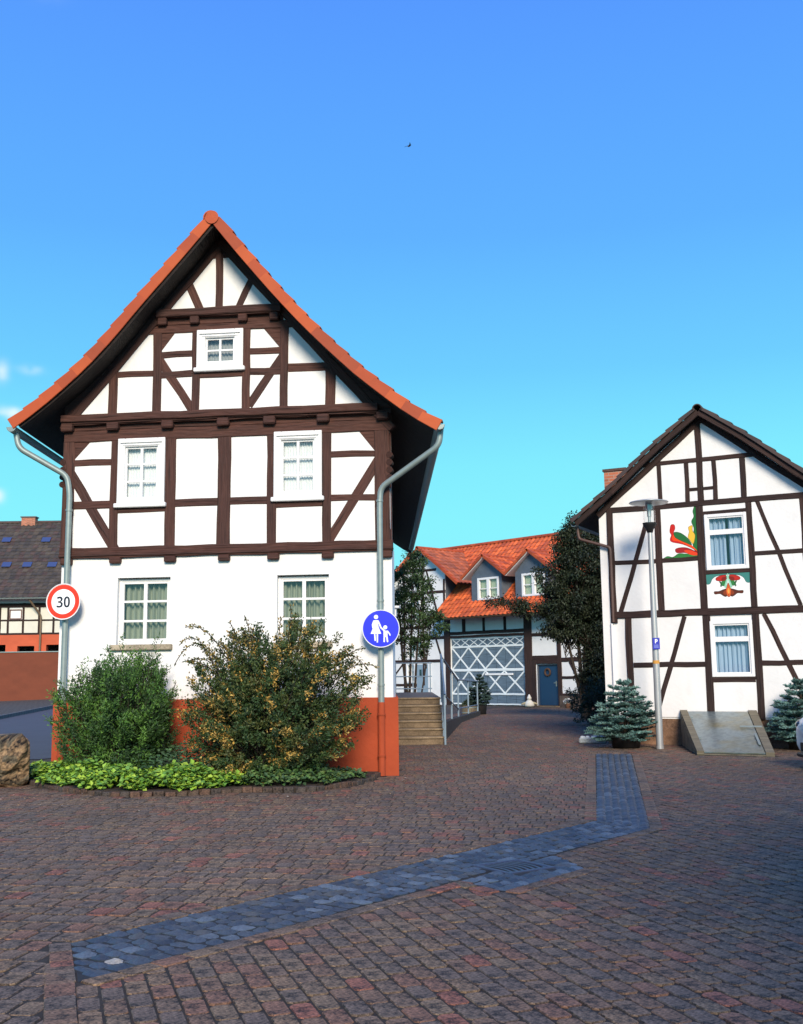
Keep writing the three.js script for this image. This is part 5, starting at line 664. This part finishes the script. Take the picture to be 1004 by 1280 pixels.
// ------------------------------------------------------------------ steps, landing and railings beside the left house
{
  const S = thing('stone_steps', 'worn sandstone steps with six treads beside the orange plinth', 'steps', [0.35, 0, -25.2]);
  for (let i = 0; i < 6; i++) mesh(S, 'step', chamferBox(-0.95, 0.56 - i * 0.004, i * 0.172 - (i ? 0.0 : 0.05), (i + 1) * 0.172 - 0.006, -0.31 * i - 0.34, -0.31 * i, 0.012), M.step);
  for (let i = 0; i < 6; i++) mesh(S, 'tread', chamferBox(-0.95, 0.575 - i * 0.004, (i + 1) * 0.172 - 0.045, (i + 1) * 0.172, -0.31 * i - 0.336, -0.31 * i + 0.03, 0.01), std(0.33, 0.25, 0.16, { map: T.stone, bumpMap: T.stoneBump, bumpScale: 0.012 }));
  mesh(S, 'landing', merge([box(-1.0, 0.55, 0.9, 1.03, -9.5, -1.9), box(0.4, 0.55, 0, 0.9, -9.5, -1.9), box(-1.0, 0.4, -0.02, 0.9, -2.2, -2.0)]), std(0.2, 0.18, 0.16, { map: T.stone }));
  const R = thing('stair_railing', 'blue-grey steel railing with close vertical bars climbing the stone steps', 'railing', [0.94, 0, -25.0]);
  mesh(R, 'post', box(-0.02, 0.02, 0, 1.12, -0.02, 0.02), M.railing); mesh(R, 'post', box(-0.02, 0.02, 0.9, 2.06, -2.12, -2.08), M.railing);
  mesh(R, 'handrail', pipe([[0, 1.12, 0.04], [0, 1.14, 0], [0, 2.08, -2.1]], 0.026, 8, 0.03), M.railing); mesh(R, 'bottom_rail', pipe([[0, 0.3, 0], [0, 1.2, -2.1]], 0.016, 6), M.railing);
  for (let i = 1; i < 17; i++) { const t = i / 17; mesh(R, 'bar', box(-0.012, 0.012, 0.3 + 0.9 * t, 1.12 + 0.95 * t, -2.1 * t - 0.01, -2.1 * t + 0.01), M.railing); }
  const Q = thing('ramp_railing', 'thin grey handrail running down from the landing to the lattice gate', 'railing', [0.96, 0, -27.2]);
  mesh(Q, 'handrail', pipe([[0.02, 1.98, 0], [0.85, 1.4, -9], [1.9, 1.3, -15]], 0.03, 8, 0.3), M.railing); mesh(Q, 'bottom_rail', pipe([[0.02, 1.1, 0], [0.85, 0.45, -9], [1.9, 0.4, -15]], 0.022, 8, 0.3), M.railing);
  for (const [x, z, h] of [[0.02, 0, 1.98], [0.43, -4.5, 1.69], [0.85, -9, 1.4], [1.36, -12, 1.35], [1.9, -15, 1.3]]) mesh(Q, 'post', box(x - 0.025, x + 0.025, 0, h, z - 0.025, z + 0.025), M.railing);
  const wl = thing('ramp_wall', 'low dark kerb wall below the ramp handrail', 'wall', [0.96, 0, -27.2]); mesh(wl, 'wall', loftQuads([[[-0.1, 0.42, 0], [0.1, 0.42, 0], [0.95, 0.2, -9], [0.75, 0.2, -9]], [[0.1, 0, 0], [0.95, 0, -9], [0.95, 0.2, -9], [0.1, 0.42, 0]], [[-0.1, 0, 0], [-0.1, 0.42, 0], [0.75, 0.2, -9], [0.75, 0, -9]], [[0.75, 0.2, -9], [0.95, 0.2, -9], [2.0, 0.16, -15], [1.8, 0.16, -15]], [[0.95, 0, -9], [2.0, 0, -15], [2.0, 0.16, -15], [0.95, 0.2, -9]], [[-0.1, 0, 0], [0.1, 0, 0], [0.1, 0.42, 0], [-0.1, 0.42, 0]]]), std(0.05, 0.045, 0.042, { map: T.stone }));
  const B = thing('landing_railing', 'pale steel railing across the far end of the landing', 'railing', [-0.6, 1.03, -34.4]);
  for (const y of [0.12, 0.5, 0.92]) mesh(B, 'rail', pipe([[-0.2, y, 0], [1.5, y, 0]], 0.018, 8), M.railing); for (const x of [-0.15, 0.35, 0.9, 1.45]) mesh(B, 'post', box(x - 0.018, x + 0.018, 0, 0.95, -0.018, 0.018), M.railing);
}
// boulder beside the bed
{
  const g = mergeVertices(new THREE.IcosahedronGeometry(0.5, 24).deleteAttribute('normal').deleteAttribute('uv')), p = g.attributes.position, v = new THREE.Vector3();
  for (let i = 0; i < p.count; i++) { v.fromBufferAttribute(p, i); const n = v.clone().normalize(); let k = 1 + 0.28 * (vnoise(n.x * 1.7 + 9, n.y * 1.7 + n.z * 2.1 + 9, 64, 64, 3) - 0.5) + 0.12 * (vnoise(n.x * 5 + 19, n.z * 5 + n.y * 4 + 19, 64, 64, 8) - 0.5) + 0.05 * (vnoise(n.x * 14 + 39, n.z * 14 + n.y * 13 + 39, 64, 64, 12) - 0.5); v.multiplyScalar(k); v.x = Math.min(v.x, 0.41 + 0.05 * n.z); v.y = Math.min(v.y, 0.4 + 0.05 * n.x); p.setXYZ(i, v.x * 1.1, v.y * 0.98, v.z * 0.9); }
  g.translate(0, 0.36, 0); g.computeVertexNormals(); { const q = g.attributes.position, uv = new Float32Array(q.count * 2); for (let i = 0; i < q.count; i++) { uv[2 * i] = q.getX(i) + 0.6 * q.getZ(i); uv[2 * i + 1] = q.getY(i) + 0.4 * q.getZ(i); } g.setAttribute('uv', new THREE.BufferAttribute(uv, 2)); } const b = mesh(scene, 'boulder', g, M.boulder); b.position.set(-6.22, 0, -16.75); b.rotation.y = 0.3; b.userData = { label: 'weathered tan boulder on the paving beside the plant bed', category: 'boulder' };
}
// ------------------------------------------------------------------ shrubs and ground cover in front of the left house
function shrub(name, label, [cx, cz], base, rx, ry, rz, o) {
  const G = thing(name, label, 'shrub', [cx, base, cz]); const L = Leaves(), tw = [], clumps = [];
  for (let i = 0; i < o.clumps; i++) { const d = dirRand(), f = Math.pow(rnd(), 0.36), lump = 0.6 + 0.72 * vnoise(d.x * 2.3 + 20, d.z * 2.3 + d.y * 2 + 20, 64, 64, o.seed); const c = new THREE.Vector3(d.x * rx * f * lump, ry * 0.47 + d.y * ry * 0.56 * f * lump, d.z * rz * f * lump); if (c.y < 0.06) c.y = rr(0.06, 0.3); clumps.push({ c, d, f }); }
  for (const { c, d, f } of clumps) {
    if (rnd() < 0.25) twig(tw, new THREE.Vector3(rr(-0.2, 0.2), 0, rr(-0.2, 0.2)), c, 0.011, 0.16);
    const n = Math.round(o.per * rr(0.6, 1.4)), shoot = d.clone().multiplyScalar(0.7).add(new THREE.Vector3(rr(-0.4, 0.4), o.up + rr(0, 0.4), rr(-0.4, 0.4))).normalize(), tone = pick(o.tones), sl = o.shoot * rr(0.5, 1.3), bloom = o.bloom && f > 0.55 && o.bloom(c, d);
    for (let k = 0; k < n; k++) { const t = rnd(), p = c.clone().addScaledVector(shoot, (t - 0.35) * sl).add(new THREE.Vector3(gauss(), gauss(), gauss()).multiplyScalar(o.spread)); const ax = dirRand().addScaledVector(shoot, 0.9), nn = dirRand().add(new THREE.Vector3(0, 0.5, 0)).addScaledVector(d, 0.6); const col = bloom && rnd() < 0.72 ? tint(pick(o.bloomTones), 0.5) : tint(rnd() < 0.75 ? tone : pick(o.tones), 0.5); L.add(p, nn, ax, o.leaf * rr(0.7, 1.3), o.leaf * o.ratio * rr(0.8, 1.2), col); }
  }
  for (const a of o.arcs || []) { const [x0, y0, z0, x1, y1, z1, bow] = a, A = new THREE.Vector3(x0, y0, z0), B = new THREE.Vector3(x1, y1, z1), Mid = A.clone().lerp(B, 0.55).add(new THREE.Vector3(0, bow, 0)), c = new THREE.QuadraticBezierCurve3(A, Mid, B); tw.push(new THREE.TubeGeometry(c, 10, 0.006, 4, false)); for (let k = 0; k < o.arcLeaves; k++) { const t = 0.12 + 0.88 * rnd(), p = c.getPoint(t).add(new THREE.Vector3(gauss(), gauss(), gauss()).multiplyScalar(0.028)), ax = c.getTangent(t).add(dirRand()); L.add(p, dirRand(), ax, o.leaf * rr(0.7, 1.2), o.leaf * o.ratio, tint(o.arcTones && rnd() < 0.55 ? pick(o.arcTones) : pick(o.tones), 0.5)); } }
  mesh(G, 'foliage', L.geo(), M.foliage); mesh(G, 'branches', merge(tw), M.bark); return G;
}
{
  const front = [];
  shrub('evergreen_shrub', 'dense dark green feathery shrub below the left ground floor window', [-4.45, -17.15], 0.05, 0.98, 1.85, 0.8, { clumps: 820, per: 60, up: 0.75, shoot: 0.3, spread: 0.055, leaf: 0.06, ratio: 0.32, seed: 4, tones: [[0.035, 0.09, 0.02], [0.055, 0.14, 0.025], [0.09, 0.2, 0.03], [0.024, 0.06, 0.018]], arcLeaves: 40, arcs: Array.from({ length: 26 }, () => { const x = rr(-0.85, 0.85), z = rr(-0.4, 0.5), y = 1.3 - 0.5 * x * x; return [x * 0.8, y - 0.2, z, x * 1.08 + rr(-0.05, 0.05), y + rr(0.25, 0.55), z + rr(-0.1, 0.1), 0.02]; }) });
  const arcs = []; for (let i = 0; i < 34; i++) { const x = rr(-1.2, 1.2); arcs.push([x * 0.6, 1.5, rr(-0.3, 0.4), x * 1.05, 2.15 - 0.3 * x * x + rr(0, 0.35), rr(-0.4, 0.5), rr(0.05, 0.3)]); }
  arcs.push([-0.7, 1.6, 0, -1.45, 1.75, 0.1, 0.75], [-0.6, 1.7, 0.1, -1.3, 2.3, 0.1, 0.4], [-0.8, 1.5, 0, -1.35, 2.05, 0.2, 0.6], [0.32, 1.8, 0, 0.3, 2.62, 0.05, 0], [0.3, 1.7, 0, 0.36, 2.5, 0, 0], [0.8, 1.5, 0.1, 1.45, 1.95, 0.1, 0.2], [0.8, 1.6, 0, 1.5, 1.6, 0.2, 0.5], [0.9, 1.4, 0.1, 1.62, 1.66, 0.1, 0.3], [0.9, 1.5, 0.2, 1.35, 1.1, 0.3, 0.6], [1.0, 1.3, 0, 1.5, 1.35, 0.2, 0.4]);
  shrub('flowering_shrub', 'large dark green shrub with clusters of ochre blossom covering the plinth', [-2.02, -16.55], 0.05, 1.3, 2.12, 0.98, { clumps: 1250, per: 52, up: 0.25, shoot: 0.24, spread: 0.055, leaf: 0.05, ratio: 0.55, seed: 9, tones: [[0.022, 0.05, 0.014], [0.032, 0.07, 0.018], [0.05, 0.085, 0.018], [0.07, 0.085, 0.02]], bloom: (c) => rnd() < (c.x < 0.4 && c.y < 1.3 ? 0.36 : 0.17), bloomTones: [[0.46, 0.29, 0.06], [0.52, 0.36, 0.1], [0.38, 0.23, 0.05], [0.26, 0.19, 0.05]], arcLeaves: 60, arcTones: [[0.3, 0.2, 0.05], [0.16, 0.14, 0.04]], arcs });
  // ground cover: two kinds
  const cover = (name, poly, tones, n, h, leaf) => { const L = Leaves(), s = []; while (L.count < n) { const x = rr(-6.6, -0.3), z = rr(-19.3, -14.8); const ins = inPoly(x, z, poly), dp = distPoly(x, z, poly), nz = vnoise(x * 4.5 + 70, z * 4.5 + 90, 256, 256, 15); if (!ins && dp > 0.26 * (nz - 0.35)) continue; if (ins && dp < 0.12 * (0.5 - nz)) continue; const e = ins ? Math.min(1, 0.25 + dp / 0.35) : 0.2, y = 0.06 + h * Math.sqrt(e) * (0.25 + 1.15 * vnoise(x * 3 + 40, z * 3 + 60, 128, 128, 6)) * Math.pow(rnd(), 0.35); const ax = dirRand(); ax.y *= 0.35; L.add(new THREE.Vector3(x, y, z), new THREE.Vector3(rr(-0.5, 0.5), 1, rr(-0.2, 0.7)), ax, leaf * rr(0.7, 1.3), leaf * rr(0.8, 1.05), tint(pick(tones), 0.45), 0.12); } const m = mesh(scene, name, L.geo(), M.foliage); m.userData = { kind: 'stuff', label: 'low ground cover', category: 'ground cover' }; return m; };
  cover('lime_ground_cover', [[-6.35, -18.9], [-6.0, -17.5], [-5.35, -16.4], [-4.45, -15.5], [-3.7, -15.06], [-2.95, -15.18], [-2.3, -15.45], [-2.35, -16.1], [-3.2, -16.4], [-4.3, -16.7], [-5.3, -17.4], [-5.9, -18.3]], [[0.2, 0.36, 0.03], [0.3, 0.44, 0.04], [0.13, 0.27, 0.03], [0.08, 0.2, 0.03]], 9000, 0.26, 0.075).userData.label = 'lime green ground cover along the bed edge';
  cover('dark_ground_cover', [[-2.3, -15.44], [-1.5, -15.4], [-0.98, -15.9], [-0.6, -16.8], [-1.2, -17.3], [-2.6, -16.8]], [[0.05, 0.11, 0.03], [0.07, 0.15, 0.035], [0.035, 0.08, 0.03], [0.11, 0.17, 0.045]], 3600, 0.22, 0.065).userData.label = 'dark green ground cover below the flowering shrub';
  cover('leafy_ground_cover', [[-5.6, -18.0], [-5.0, -16.9], [-4.0, -16.3], [-3.0, -16.0], [-2.6, -16.5], [-3.3, -17.6]], [[0.035, 0.09, 0.035], [0.05, 0.12, 0.045], [0.03, 0.065, 0.03]], 3600, 0.5, 0.06).userData.label = 'mid green leafy plants between the two shrubs';
  { const L = Leaves(); for (let i = 0; i < 260; i++) { const t = rnd(), x = rr(-7, 0.2), z = i < 160 ? rr(-15.6, -13.2) : rr(-17.4, -16.6); if (inPoly(x, z, bedPoly)) continue; const xx = i < 160 ? x : rr(-0.8, 0.05); const ax = dirRand(); ax.y = 0.05; L.add(new THREE.Vector3(xx, 0.012, z), new THREE.Vector3(rr(-0.3, 0.3), 1, rr(-0.3, 0.3)), ax, rr(0.015, 0.05), rr(0.01, 0.025), tint(pick([[0.5, 0.46, 0.38], [0.34, 0.22, 0.1], [0.2, 0.17, 0.1]]), 0.4)); } const m = mesh(scene, 'leaf_litter', L.geo(), M.foliage); m.userData = { kind: 'stuff', label: 'dry leaf litter on the paving', category: 'litter' }; }
}
// ------------------------------------------------------------------ trees
function tree(name, label, [x, z], h, crowns, o, group) {
  const G = thing(name, label, 'tree', [x, 0, z], 0, group), L = Leaves(), tr = [];
  for (const [bx, bz, tx, ty, tz, r] of o.stems) { const A = new THREE.Vector3(bx, 0, bz), B = new THREE.Vector3(tx, ty, tz), c = new THREE.QuadraticBezierCurve3(A, A.clone().lerp(B, 0.5).add(new THREE.Vector3(rr(-0.2, 0.2), 0, rr(-0.2, 0.2))), B), g = new THREE.TubeGeometry(c, 10, r, 8, false), p = g.attributes.position; for (let i = 0; i < p.count; i++) { const k = Math.floor(i / 9) / 10, q = c.getPoint(k), f = 1 - 0.65 * k; p.setXYZ(i, q.x + (p.getX(i) - q.x) * f, q.y + (p.getY(i) - q.y) * f, q.z + (p.getZ(i) - q.z) * f); } tr.push(g); }
  const stems = o.stems;
  for (const [cx, cy, cz, rx, ry, rz, n] of crowns) for (let i = 0; i < n; i++) { const d = dirRand(), f = Math.cbrt(rnd()) * (0.72 + 0.5 * vnoise(d.x * 2.2 + 30, d.y * 2.2 + d.z * 2 + 30, 64, 64, o.seed)), c = new THREE.Vector3(cx + d.x * rx * f, cy + d.y * ry * f, cz + d.z * rz * f); if (rnd() < 0.16) { const s = pick(stems), A = new THREE.Vector3(s[0] + (s[2] - s[0]) * 0.7, s[3] * rr(0.5, 0.9), s[1] + (s[4] - s[1]) * 0.7); twig(tr, A, c, 0.014, 0.2); } const tone = pick(o.tones); for (let k = 0; k < o.per; k++) { const p = c.clone().add(new THREE.Vector3(gauss(), gauss() * 0.7, gauss()).multiplyScalar(o.spread)), ax = dirRand(); ax.y -= 0.35; L.add(p, new THREE.Vector3(rr(-0.7, 0.7), 1, rr(-0.7, 0.7)), ax, o.leaf * rr(0.7, 1.3), o.leaf * 0.55, tint(rnd() < 0.7 ? tone : pick(o.tones), 0.5)); } }
  mesh(G, 'crown', L.geo(), M.foliage); mesh(G, 'trunk', merge(tr), M.bark); return G;
}
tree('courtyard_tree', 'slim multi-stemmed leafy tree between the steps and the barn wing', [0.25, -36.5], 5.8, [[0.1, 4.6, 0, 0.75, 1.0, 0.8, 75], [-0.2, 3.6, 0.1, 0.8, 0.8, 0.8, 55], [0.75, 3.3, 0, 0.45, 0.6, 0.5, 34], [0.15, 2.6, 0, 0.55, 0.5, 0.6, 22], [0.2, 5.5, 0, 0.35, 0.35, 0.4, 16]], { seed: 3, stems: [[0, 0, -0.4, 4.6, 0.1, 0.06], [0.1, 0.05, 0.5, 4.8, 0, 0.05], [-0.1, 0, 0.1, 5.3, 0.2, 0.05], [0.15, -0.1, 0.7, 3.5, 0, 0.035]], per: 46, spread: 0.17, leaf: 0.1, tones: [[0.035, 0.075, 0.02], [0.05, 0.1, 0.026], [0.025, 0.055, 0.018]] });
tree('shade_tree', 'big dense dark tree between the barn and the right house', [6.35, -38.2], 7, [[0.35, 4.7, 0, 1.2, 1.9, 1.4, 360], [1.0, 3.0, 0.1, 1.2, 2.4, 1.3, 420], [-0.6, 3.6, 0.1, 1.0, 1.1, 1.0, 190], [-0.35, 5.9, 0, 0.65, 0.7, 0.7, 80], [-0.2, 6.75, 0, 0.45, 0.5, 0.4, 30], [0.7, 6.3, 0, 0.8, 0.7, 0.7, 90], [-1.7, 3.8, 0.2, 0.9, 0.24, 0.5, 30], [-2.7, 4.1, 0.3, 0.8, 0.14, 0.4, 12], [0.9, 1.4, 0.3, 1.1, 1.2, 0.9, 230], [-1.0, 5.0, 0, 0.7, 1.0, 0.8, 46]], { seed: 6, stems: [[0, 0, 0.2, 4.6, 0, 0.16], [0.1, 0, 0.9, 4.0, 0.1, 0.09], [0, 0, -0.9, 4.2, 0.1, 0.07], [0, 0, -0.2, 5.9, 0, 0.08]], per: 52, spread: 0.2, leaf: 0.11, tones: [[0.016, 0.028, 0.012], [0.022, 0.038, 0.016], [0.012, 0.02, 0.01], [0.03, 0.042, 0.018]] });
shrub('yard_shrub', 'dark low shrub below the shade tree beside the right house', [6.2, -33.5], 0, 0.9, 1.3, 0.9, { clumps: 160, per: 40, up: 0.3, shoot: 0.25, spread: 0.08, leaf: 0.08, ratio: 0.5, seed: 12, tones: [[0.018, 0.032, 0.014], [0.025, 0.045, 0.018]] });
// ------------------------------------------------------------------ potted spruces
function spruce(name, label, [x, z], h, r, y0, tones, pot, tiers, group) {
  const G = thing(name, label, 'potted spruce', [x, 0, z], 0, group), L = Leaves(), tw = [];
  tw.push(cyl(0.05, 0.012, y0 - 0.1, h - 0.03, 0, 0, 8));
  for (let i = 0; i < tiers; i++) {
    const t = i / (tiers - 1), y = y0 + (h - y0 - 0.1) * t, len = r * (1 - Math.pow(t, 2.4) * 0.8) * (i === 0 ? 0.85 : 1), nb = Math.max(6, Math.round(15 - 7 * t));
    for (let k = 0; k < nb; k++) {
      const a = k / nb * 6.283 + rr(-0.25, 0.25) + i, l = len * rr(0.78, 1.16), A = new THREE.Vector3(0, y, 0), B = new THREE.Vector3(Math.cos(a) * l, y + l * rr(-0.12, 0.16), Math.sin(a) * l), Mid = A.clone().lerp(B, 0.5); Mid.y -= 0.05; const c = new THREE.QuadraticBezierCurve3(A, Mid, B); tw.push(new THREE.TubeGeometry(c, 5, 0.007, 4, false));
      const tone = pick(tones), twigs = [[c, 1]]; for (let s = 0; s < 6; s++) { const q = rr(0.35, 0.95), P = c.getPoint(q), T3 = c.getTangent(q), side = new THREE.Vector3(-T3.z, 0, T3.x).multiplyScalar(s % 2 ? 1 : -1), E = P.clone().addScaledVector(T3, l * 0.16).addScaledVector(side, l * 0.24 * rr(0.6, 1.2)); E.y += rr(-0.02, 0.05); twigs.push([new THREE.LineCurve3(P, E), 0.6]); }
      for (const [cc, w] of twigs) { const n = Math.round(70 * w * Math.max(0.4, l / r)); for (let q = 0; q < n; q++) { const s = w === 1 ? 0.2 + 0.8 * rnd() : rnd(), P = cc.getPoint(s), T3 = cc.getTangent(s), ax = dirRand(); ax.y = Math.abs(ax.y) * 0.8 - 0.1; ax.addScaledVector(T3, 0.7); L.add(P, dirRand().add(new THREE.Vector3(0, 1, 0)), ax, rr(0.045, 0.075), 0.02, tint(tone, 0.5)); } }
    }
  }
  mesh(G, 'needles', L.geo(), M.foliage); mesh(G, 'branches', merge(tw), M.bark);
  mesh(G, 'pot', lathe(pot.map(([a, b]) => [a, b]), 24), M.plasticPot); mesh(G, 'earth', new THREE.CircleGeometry(pot[pot.length - 2][0] - 0.01, 20).rotateX(-Math.PI / 2).translate(0, pot[pot.length - 1][1], 0), M.soil);
  return G;
}
{
  const blue = [[0.12, 0.24, 0.22], [0.16, 0.3, 0.27], [0.09, 0.19, 0.17], [0.07, 0.14, 0.12]], pot = [[0.0, 0], [0.28, 0], [0.32, 0.2], [0.335, 0.23], [0.32, 0.23], [0.29, 0.2]];
  spruce('potted_spruce', 'bushy blue spruce in a black pot beside the street lamp', [4.72, -23.3], 1.45, 0.68, 0.22, blue, pot, 11);
  spruce('potted_spruce', 'bushy blue spruce in a black pot behind the white car', [8.1, -22.2], 1.45, 0.64, 0.22, blue, pot, 11);
  spruce('potted_spruce', 'small dark spruce in a black pot in front of the lattice gate', [3.02, -43.2], 1.6, 0.44, 0.42, [[0.05, 0.1, 0.085], [0.07, 0.13, 0.11], [0.035, 0.07, 0.06]], [[0, 0], [0.24, 0], [0.28, 0.4], [0.3, 0.42], [0.27, 0.42], [0.25, 0.38]], 10);
}
{ // wooden half barrel beside the small spruce
  const g = thing('half_barrel', 'brown wooden half barrel planter beside the small potted spruce', 'planter', [2.6, 0, -43.1]); const n = 14; for (let i = 0; i < n; i++) { const a = i / n * 6.283, s = chamferBox(-0.062, 0.062, 0, 0.36, -0.015, 0.015, 0.005); s.translate(0, 0, 0.29); s.rotateY(a); mesh(g, 'stave', s, pick([M.timberRaw, M.step])); } mesh(g, 'hoop', merge([cyl(0.312, 0.312, 0.07, 0.1, 0, 0, 28), cyl(0.312, 0.312, 0.26, 0.29, 0, 0, 28)]), M.zinc); mesh(g, 'earth', cyl(0.27, 0.27, 0.02, 0.31, 0, 0, 20), M.soil);
  const L = Leaves(); for (let i = 0; i < 500; i++) { const d = dirRand(); L.add(new THREE.Vector3(d.x * 0.25, 0.34 + Math.abs(d.y) * 0.2, d.z * 0.25), dirRand(), d, 0.09, 0.04, tint([0.03, 0.05, 0.025], 0.5)); } mesh(g, 'plants', L.geo(), M.foliage);
  const f = thing('garden_figure', 'small white garden figure with pointed hat beside the gate post', 'figurine', [5.95, 0, -51.6]); f.scale.set(0.95, 0.72, 0.95); mesh(f, 'body', lathe([[0, 0], [0.2, 0.0], [0.26, 0.12], [0.22, 0.3], [0.12, 0.42], [0.1, 0.46]], 18), std(0.7, 0.66, 0.56)); mesh(f, 'head', new THREE.SphereGeometry(0.11, 14, 10).translate(0, 0.54, 0), std(0.7, 0.66, 0.56)); mesh(f, 'hat', lathe([[0.12, 0.58], [0.09, 0.66], [0.03, 0.82], [0, 0.84]], 14), std(0.72, 0.68, 0.6)); for (const s of [-1, 1]) { const a = new THREE.SphereGeometry(0.09, 10, 8); a.scale(1.9, 0.8, 1); a.rotateZ(s * -0.5); a.translate(s * 0.27, 0.24, 0.02); mesh(f, 'arm', a, std(0.42, 0.36, 0.22)); }
  const w = thing('flower_pot', 'small pot of white blossom on the base beside the blue door', 'flower pot', [7.4, 0, -49.2]); mesh(w, 'pot', lathe([[0, 0], [0.1, 0], [0.14, 0.22], [0.15, 0.24], [0.12, 0.24]], 16), std(0.2, 0.09, 0.05)); { const L2 = Leaves(); for (let i = 0; i < 260; i++) { const d = dirRand(); L2.add(new THREE.Vector3(d.x * 0.14, 0.3 + d.y * 0.1, d.z * 0.14), dirRand(), d, 0.07, 0.05, i % 3 ? [0.7, 0.7, 0.68] : [0.04, 0.08, 0.03]); } mesh(w, 'blossom', L2.geo(), M.foliage); }
  const st = thing('stone_trough', 'low pale stone trough of pebbles on the paving left of the potted spruce', 'trough', [4.3, 0, -25.0], -rad(10)); mesh(st, 'trough', chamferBox(-0.3, 0.3, 0, 0.12, -0.14, 0.14, 0.02), std(0.5, 0.55, 0.55, { map: T.stone, bumpMap: T.stoneBump, bumpScale: 0.02 })); for (let i = 0; i < 22; i++) { const g2 = new THREE.IcosahedronGeometry(rr(0.03, 0.055), 1); g2.scale(1, 0.7, 1); g2.translate(rr(-0.25, 0.25), 0.13, rr(-0.1, 0.1)); mesh(st, 'pebble', g2, std(0.6, 0.64, 0.62)); }
}
// ------------------------------------------------------------------ parked white car, its front just inside the right edge
{
  const car = thing('parked_car', 'white parked car with dark headlight, nose towards the drain strip', 'car', [6.52, 0, -17.62]);
  const secs = [[0, 0.58, 0.3, 0.7], [0.06, 0.68, 0.22, 0.8], [0.2, 0.78, 0.2, 0.88], [0.5, 0.83, 0.2, 0.93], [1.05, 0.85, 0.2, 0.99], [1.6, 0.86, 0.2, 1.02], [2.6, 0.86, 0.2, 1.03], [3.5, 0.85, 0.2, 1.04], [3.95, 0.8, 0.24, 1.0], [4.08, 0.68, 0.34, 0.92]];
  const ring = (w, lo, hi, n = 28) => Array.from({ length: n }, (_, i) => { const a = i / n * 2 * Math.PI, c = Math.cos(a), s = Math.sin(a), e = 0.42; return [Math.sign(s) * Math.pow(Math.abs(s), e) * (hi - lo) / 2 + (hi + lo) / 2, Math.sign(c) * Math.pow(Math.abs(c), e) * w]; });
  const loft = (S) => { const Q = [], R = S.map(([x, w, lo, hi]) => ring(w, lo, hi).map(([y, z]) => [x, y, z])); for (let i = 0; i < R.length - 1; i++) for (let k = 0; k < 28; k++) { const j = (k + 1) % 28; Q.push([R[i][k], R[i][j], R[i + 1][j], R[i + 1][k]]); } for (const [i, f] of [[0, 1], [R.length - 1, 0]]) { const c = [0, 1, 2].map((d) => R[i].reduce((s, p) => s + p[d], 0) / 28); for (let k = 0; k < 28; k++) { const j = (k + 1) % 28; Q.push(f ? [c, R[i][j], R[i][k], R[i][k]] : [c, R[i][k], R[i][j], R[i][j]]); } } const P = []; for (const [a, b, c2, d] of Q) { P.push(...a, ...b, ...c2); if (c2 !== d) P.push(...a, ...c2, ...d); } const g = new THREE.BufferGeometry(); g.setAttribute('position', new THREE.Float32BufferAttribute(P, 3)); const q = mergeVertices(g, 1e-4); q.computeVertexNormals(); return q; };
  mesh(car, 'body', loft(secs), M.carPaint);
  mesh(car, 'cabin', loft([[1.05, 0.7, 0.9, 1.0], [1.7, 0.68, 0.9, 1.4], [2.1, 0.66, 0.9, 1.47], [3.1, 0.66, 0.9, 1.46], [3.7, 0.68, 0.9, 1.2], [3.95, 0.7, 0.9, 1.0]]), M.darkGlass);
  mesh(car, 'roof', loft([[1.75, 0.6, 1.4, 1.44], [2.1, 0.62, 1.44, 1.49], [3.1, 0.62, 1.43, 1.48], [3.5, 0.6, 1.3, 1.36]]), M.carPaint);
  for (const s of [-1, 1]) { const hl = new THREE.SphereGeometry(0.16, 16, 12); hl.scale(0.75, 0.6, 1.1); hl.rotateY(s * 0.5); hl.translate(0.13, 0.69, s * 0.6); mesh(car, 'headlight', hl, M.darkGlass); }
  mesh(car, 'grille', chamferBox(-0.01, 0.06, 0.28, 0.42, -0.4, 0.4, 0.01), M.black); mesh(car, 'lower_lip', merge([chamferBox(0.02, 0.3, 0.17, 0.24, -0.68, 0.68, 0.02)]), M.black);
  for (const x of [0.82, 3.28]) for (const s of [-1, 1]) { const w = sub(car, 'wheel'), t = new THREE.TorusGeometry(0.235, 0.085, 12, 28); t.translate(x, 0.32, s * 0.79); mesh(w, 'tyre', t, M.tyre); const rm = new THREE.CylinderGeometry(0.2, 0.2, 0.12, 20); rm.rotateX(Math.PI / 2); rm.translate(x, 0.32, s * 0.8); mesh(w, 'rim', rm, M.pole); const ar = new THREE.TorusGeometry(0.37, 0.03, 8, 24, Math.PI); ar.translate(x, 0.32, s * 0.85); mesh(w, 'arch', ar, M.black); }
  for (const s of [-1, 1]) mesh(car, 'mirror', (() => { const g = new THREE.SphereGeometry(0.1, 12, 8); g.scale(0.7, 0.7, 1.1); g.translate(1.55, 1.05, s * 0.95); return g; })(), M.carPaint);
}
// a swift high above the roofs
{
  const b = thing('bird', 'tiny dark bird flying in the clear sky', 'bird', [0.49, 22.4, -40], 0.5); const body = new THREE.SphereGeometry(0.045, 10, 8); body.scale(2.2, 0.8, 0.8); mesh(b, 'body', body, M.black);
  for (const s of [-1, 1]) { const sh = new THREE.Shape(); sh.moveTo(0.05, 0); sh.quadraticCurveTo(0.04, 0.12, -0.08, 0.24); sh.quadraticCurveTo(-0.02, 0.1, -0.04, 0); sh.closePath(); const g = new THREE.ExtrudeGeometry(sh, { depth: 0.006, bevelEnabled: false }); g.rotateX(s * 1.2); mesh(b, 'wing', g, M.black); } b.rotation.z = 0.7;
}
scene.traverse((o) => { if (o.isMesh) { o.castShadow = true; o.receiveShadow = true; } });
renderer.render(scene, camera);
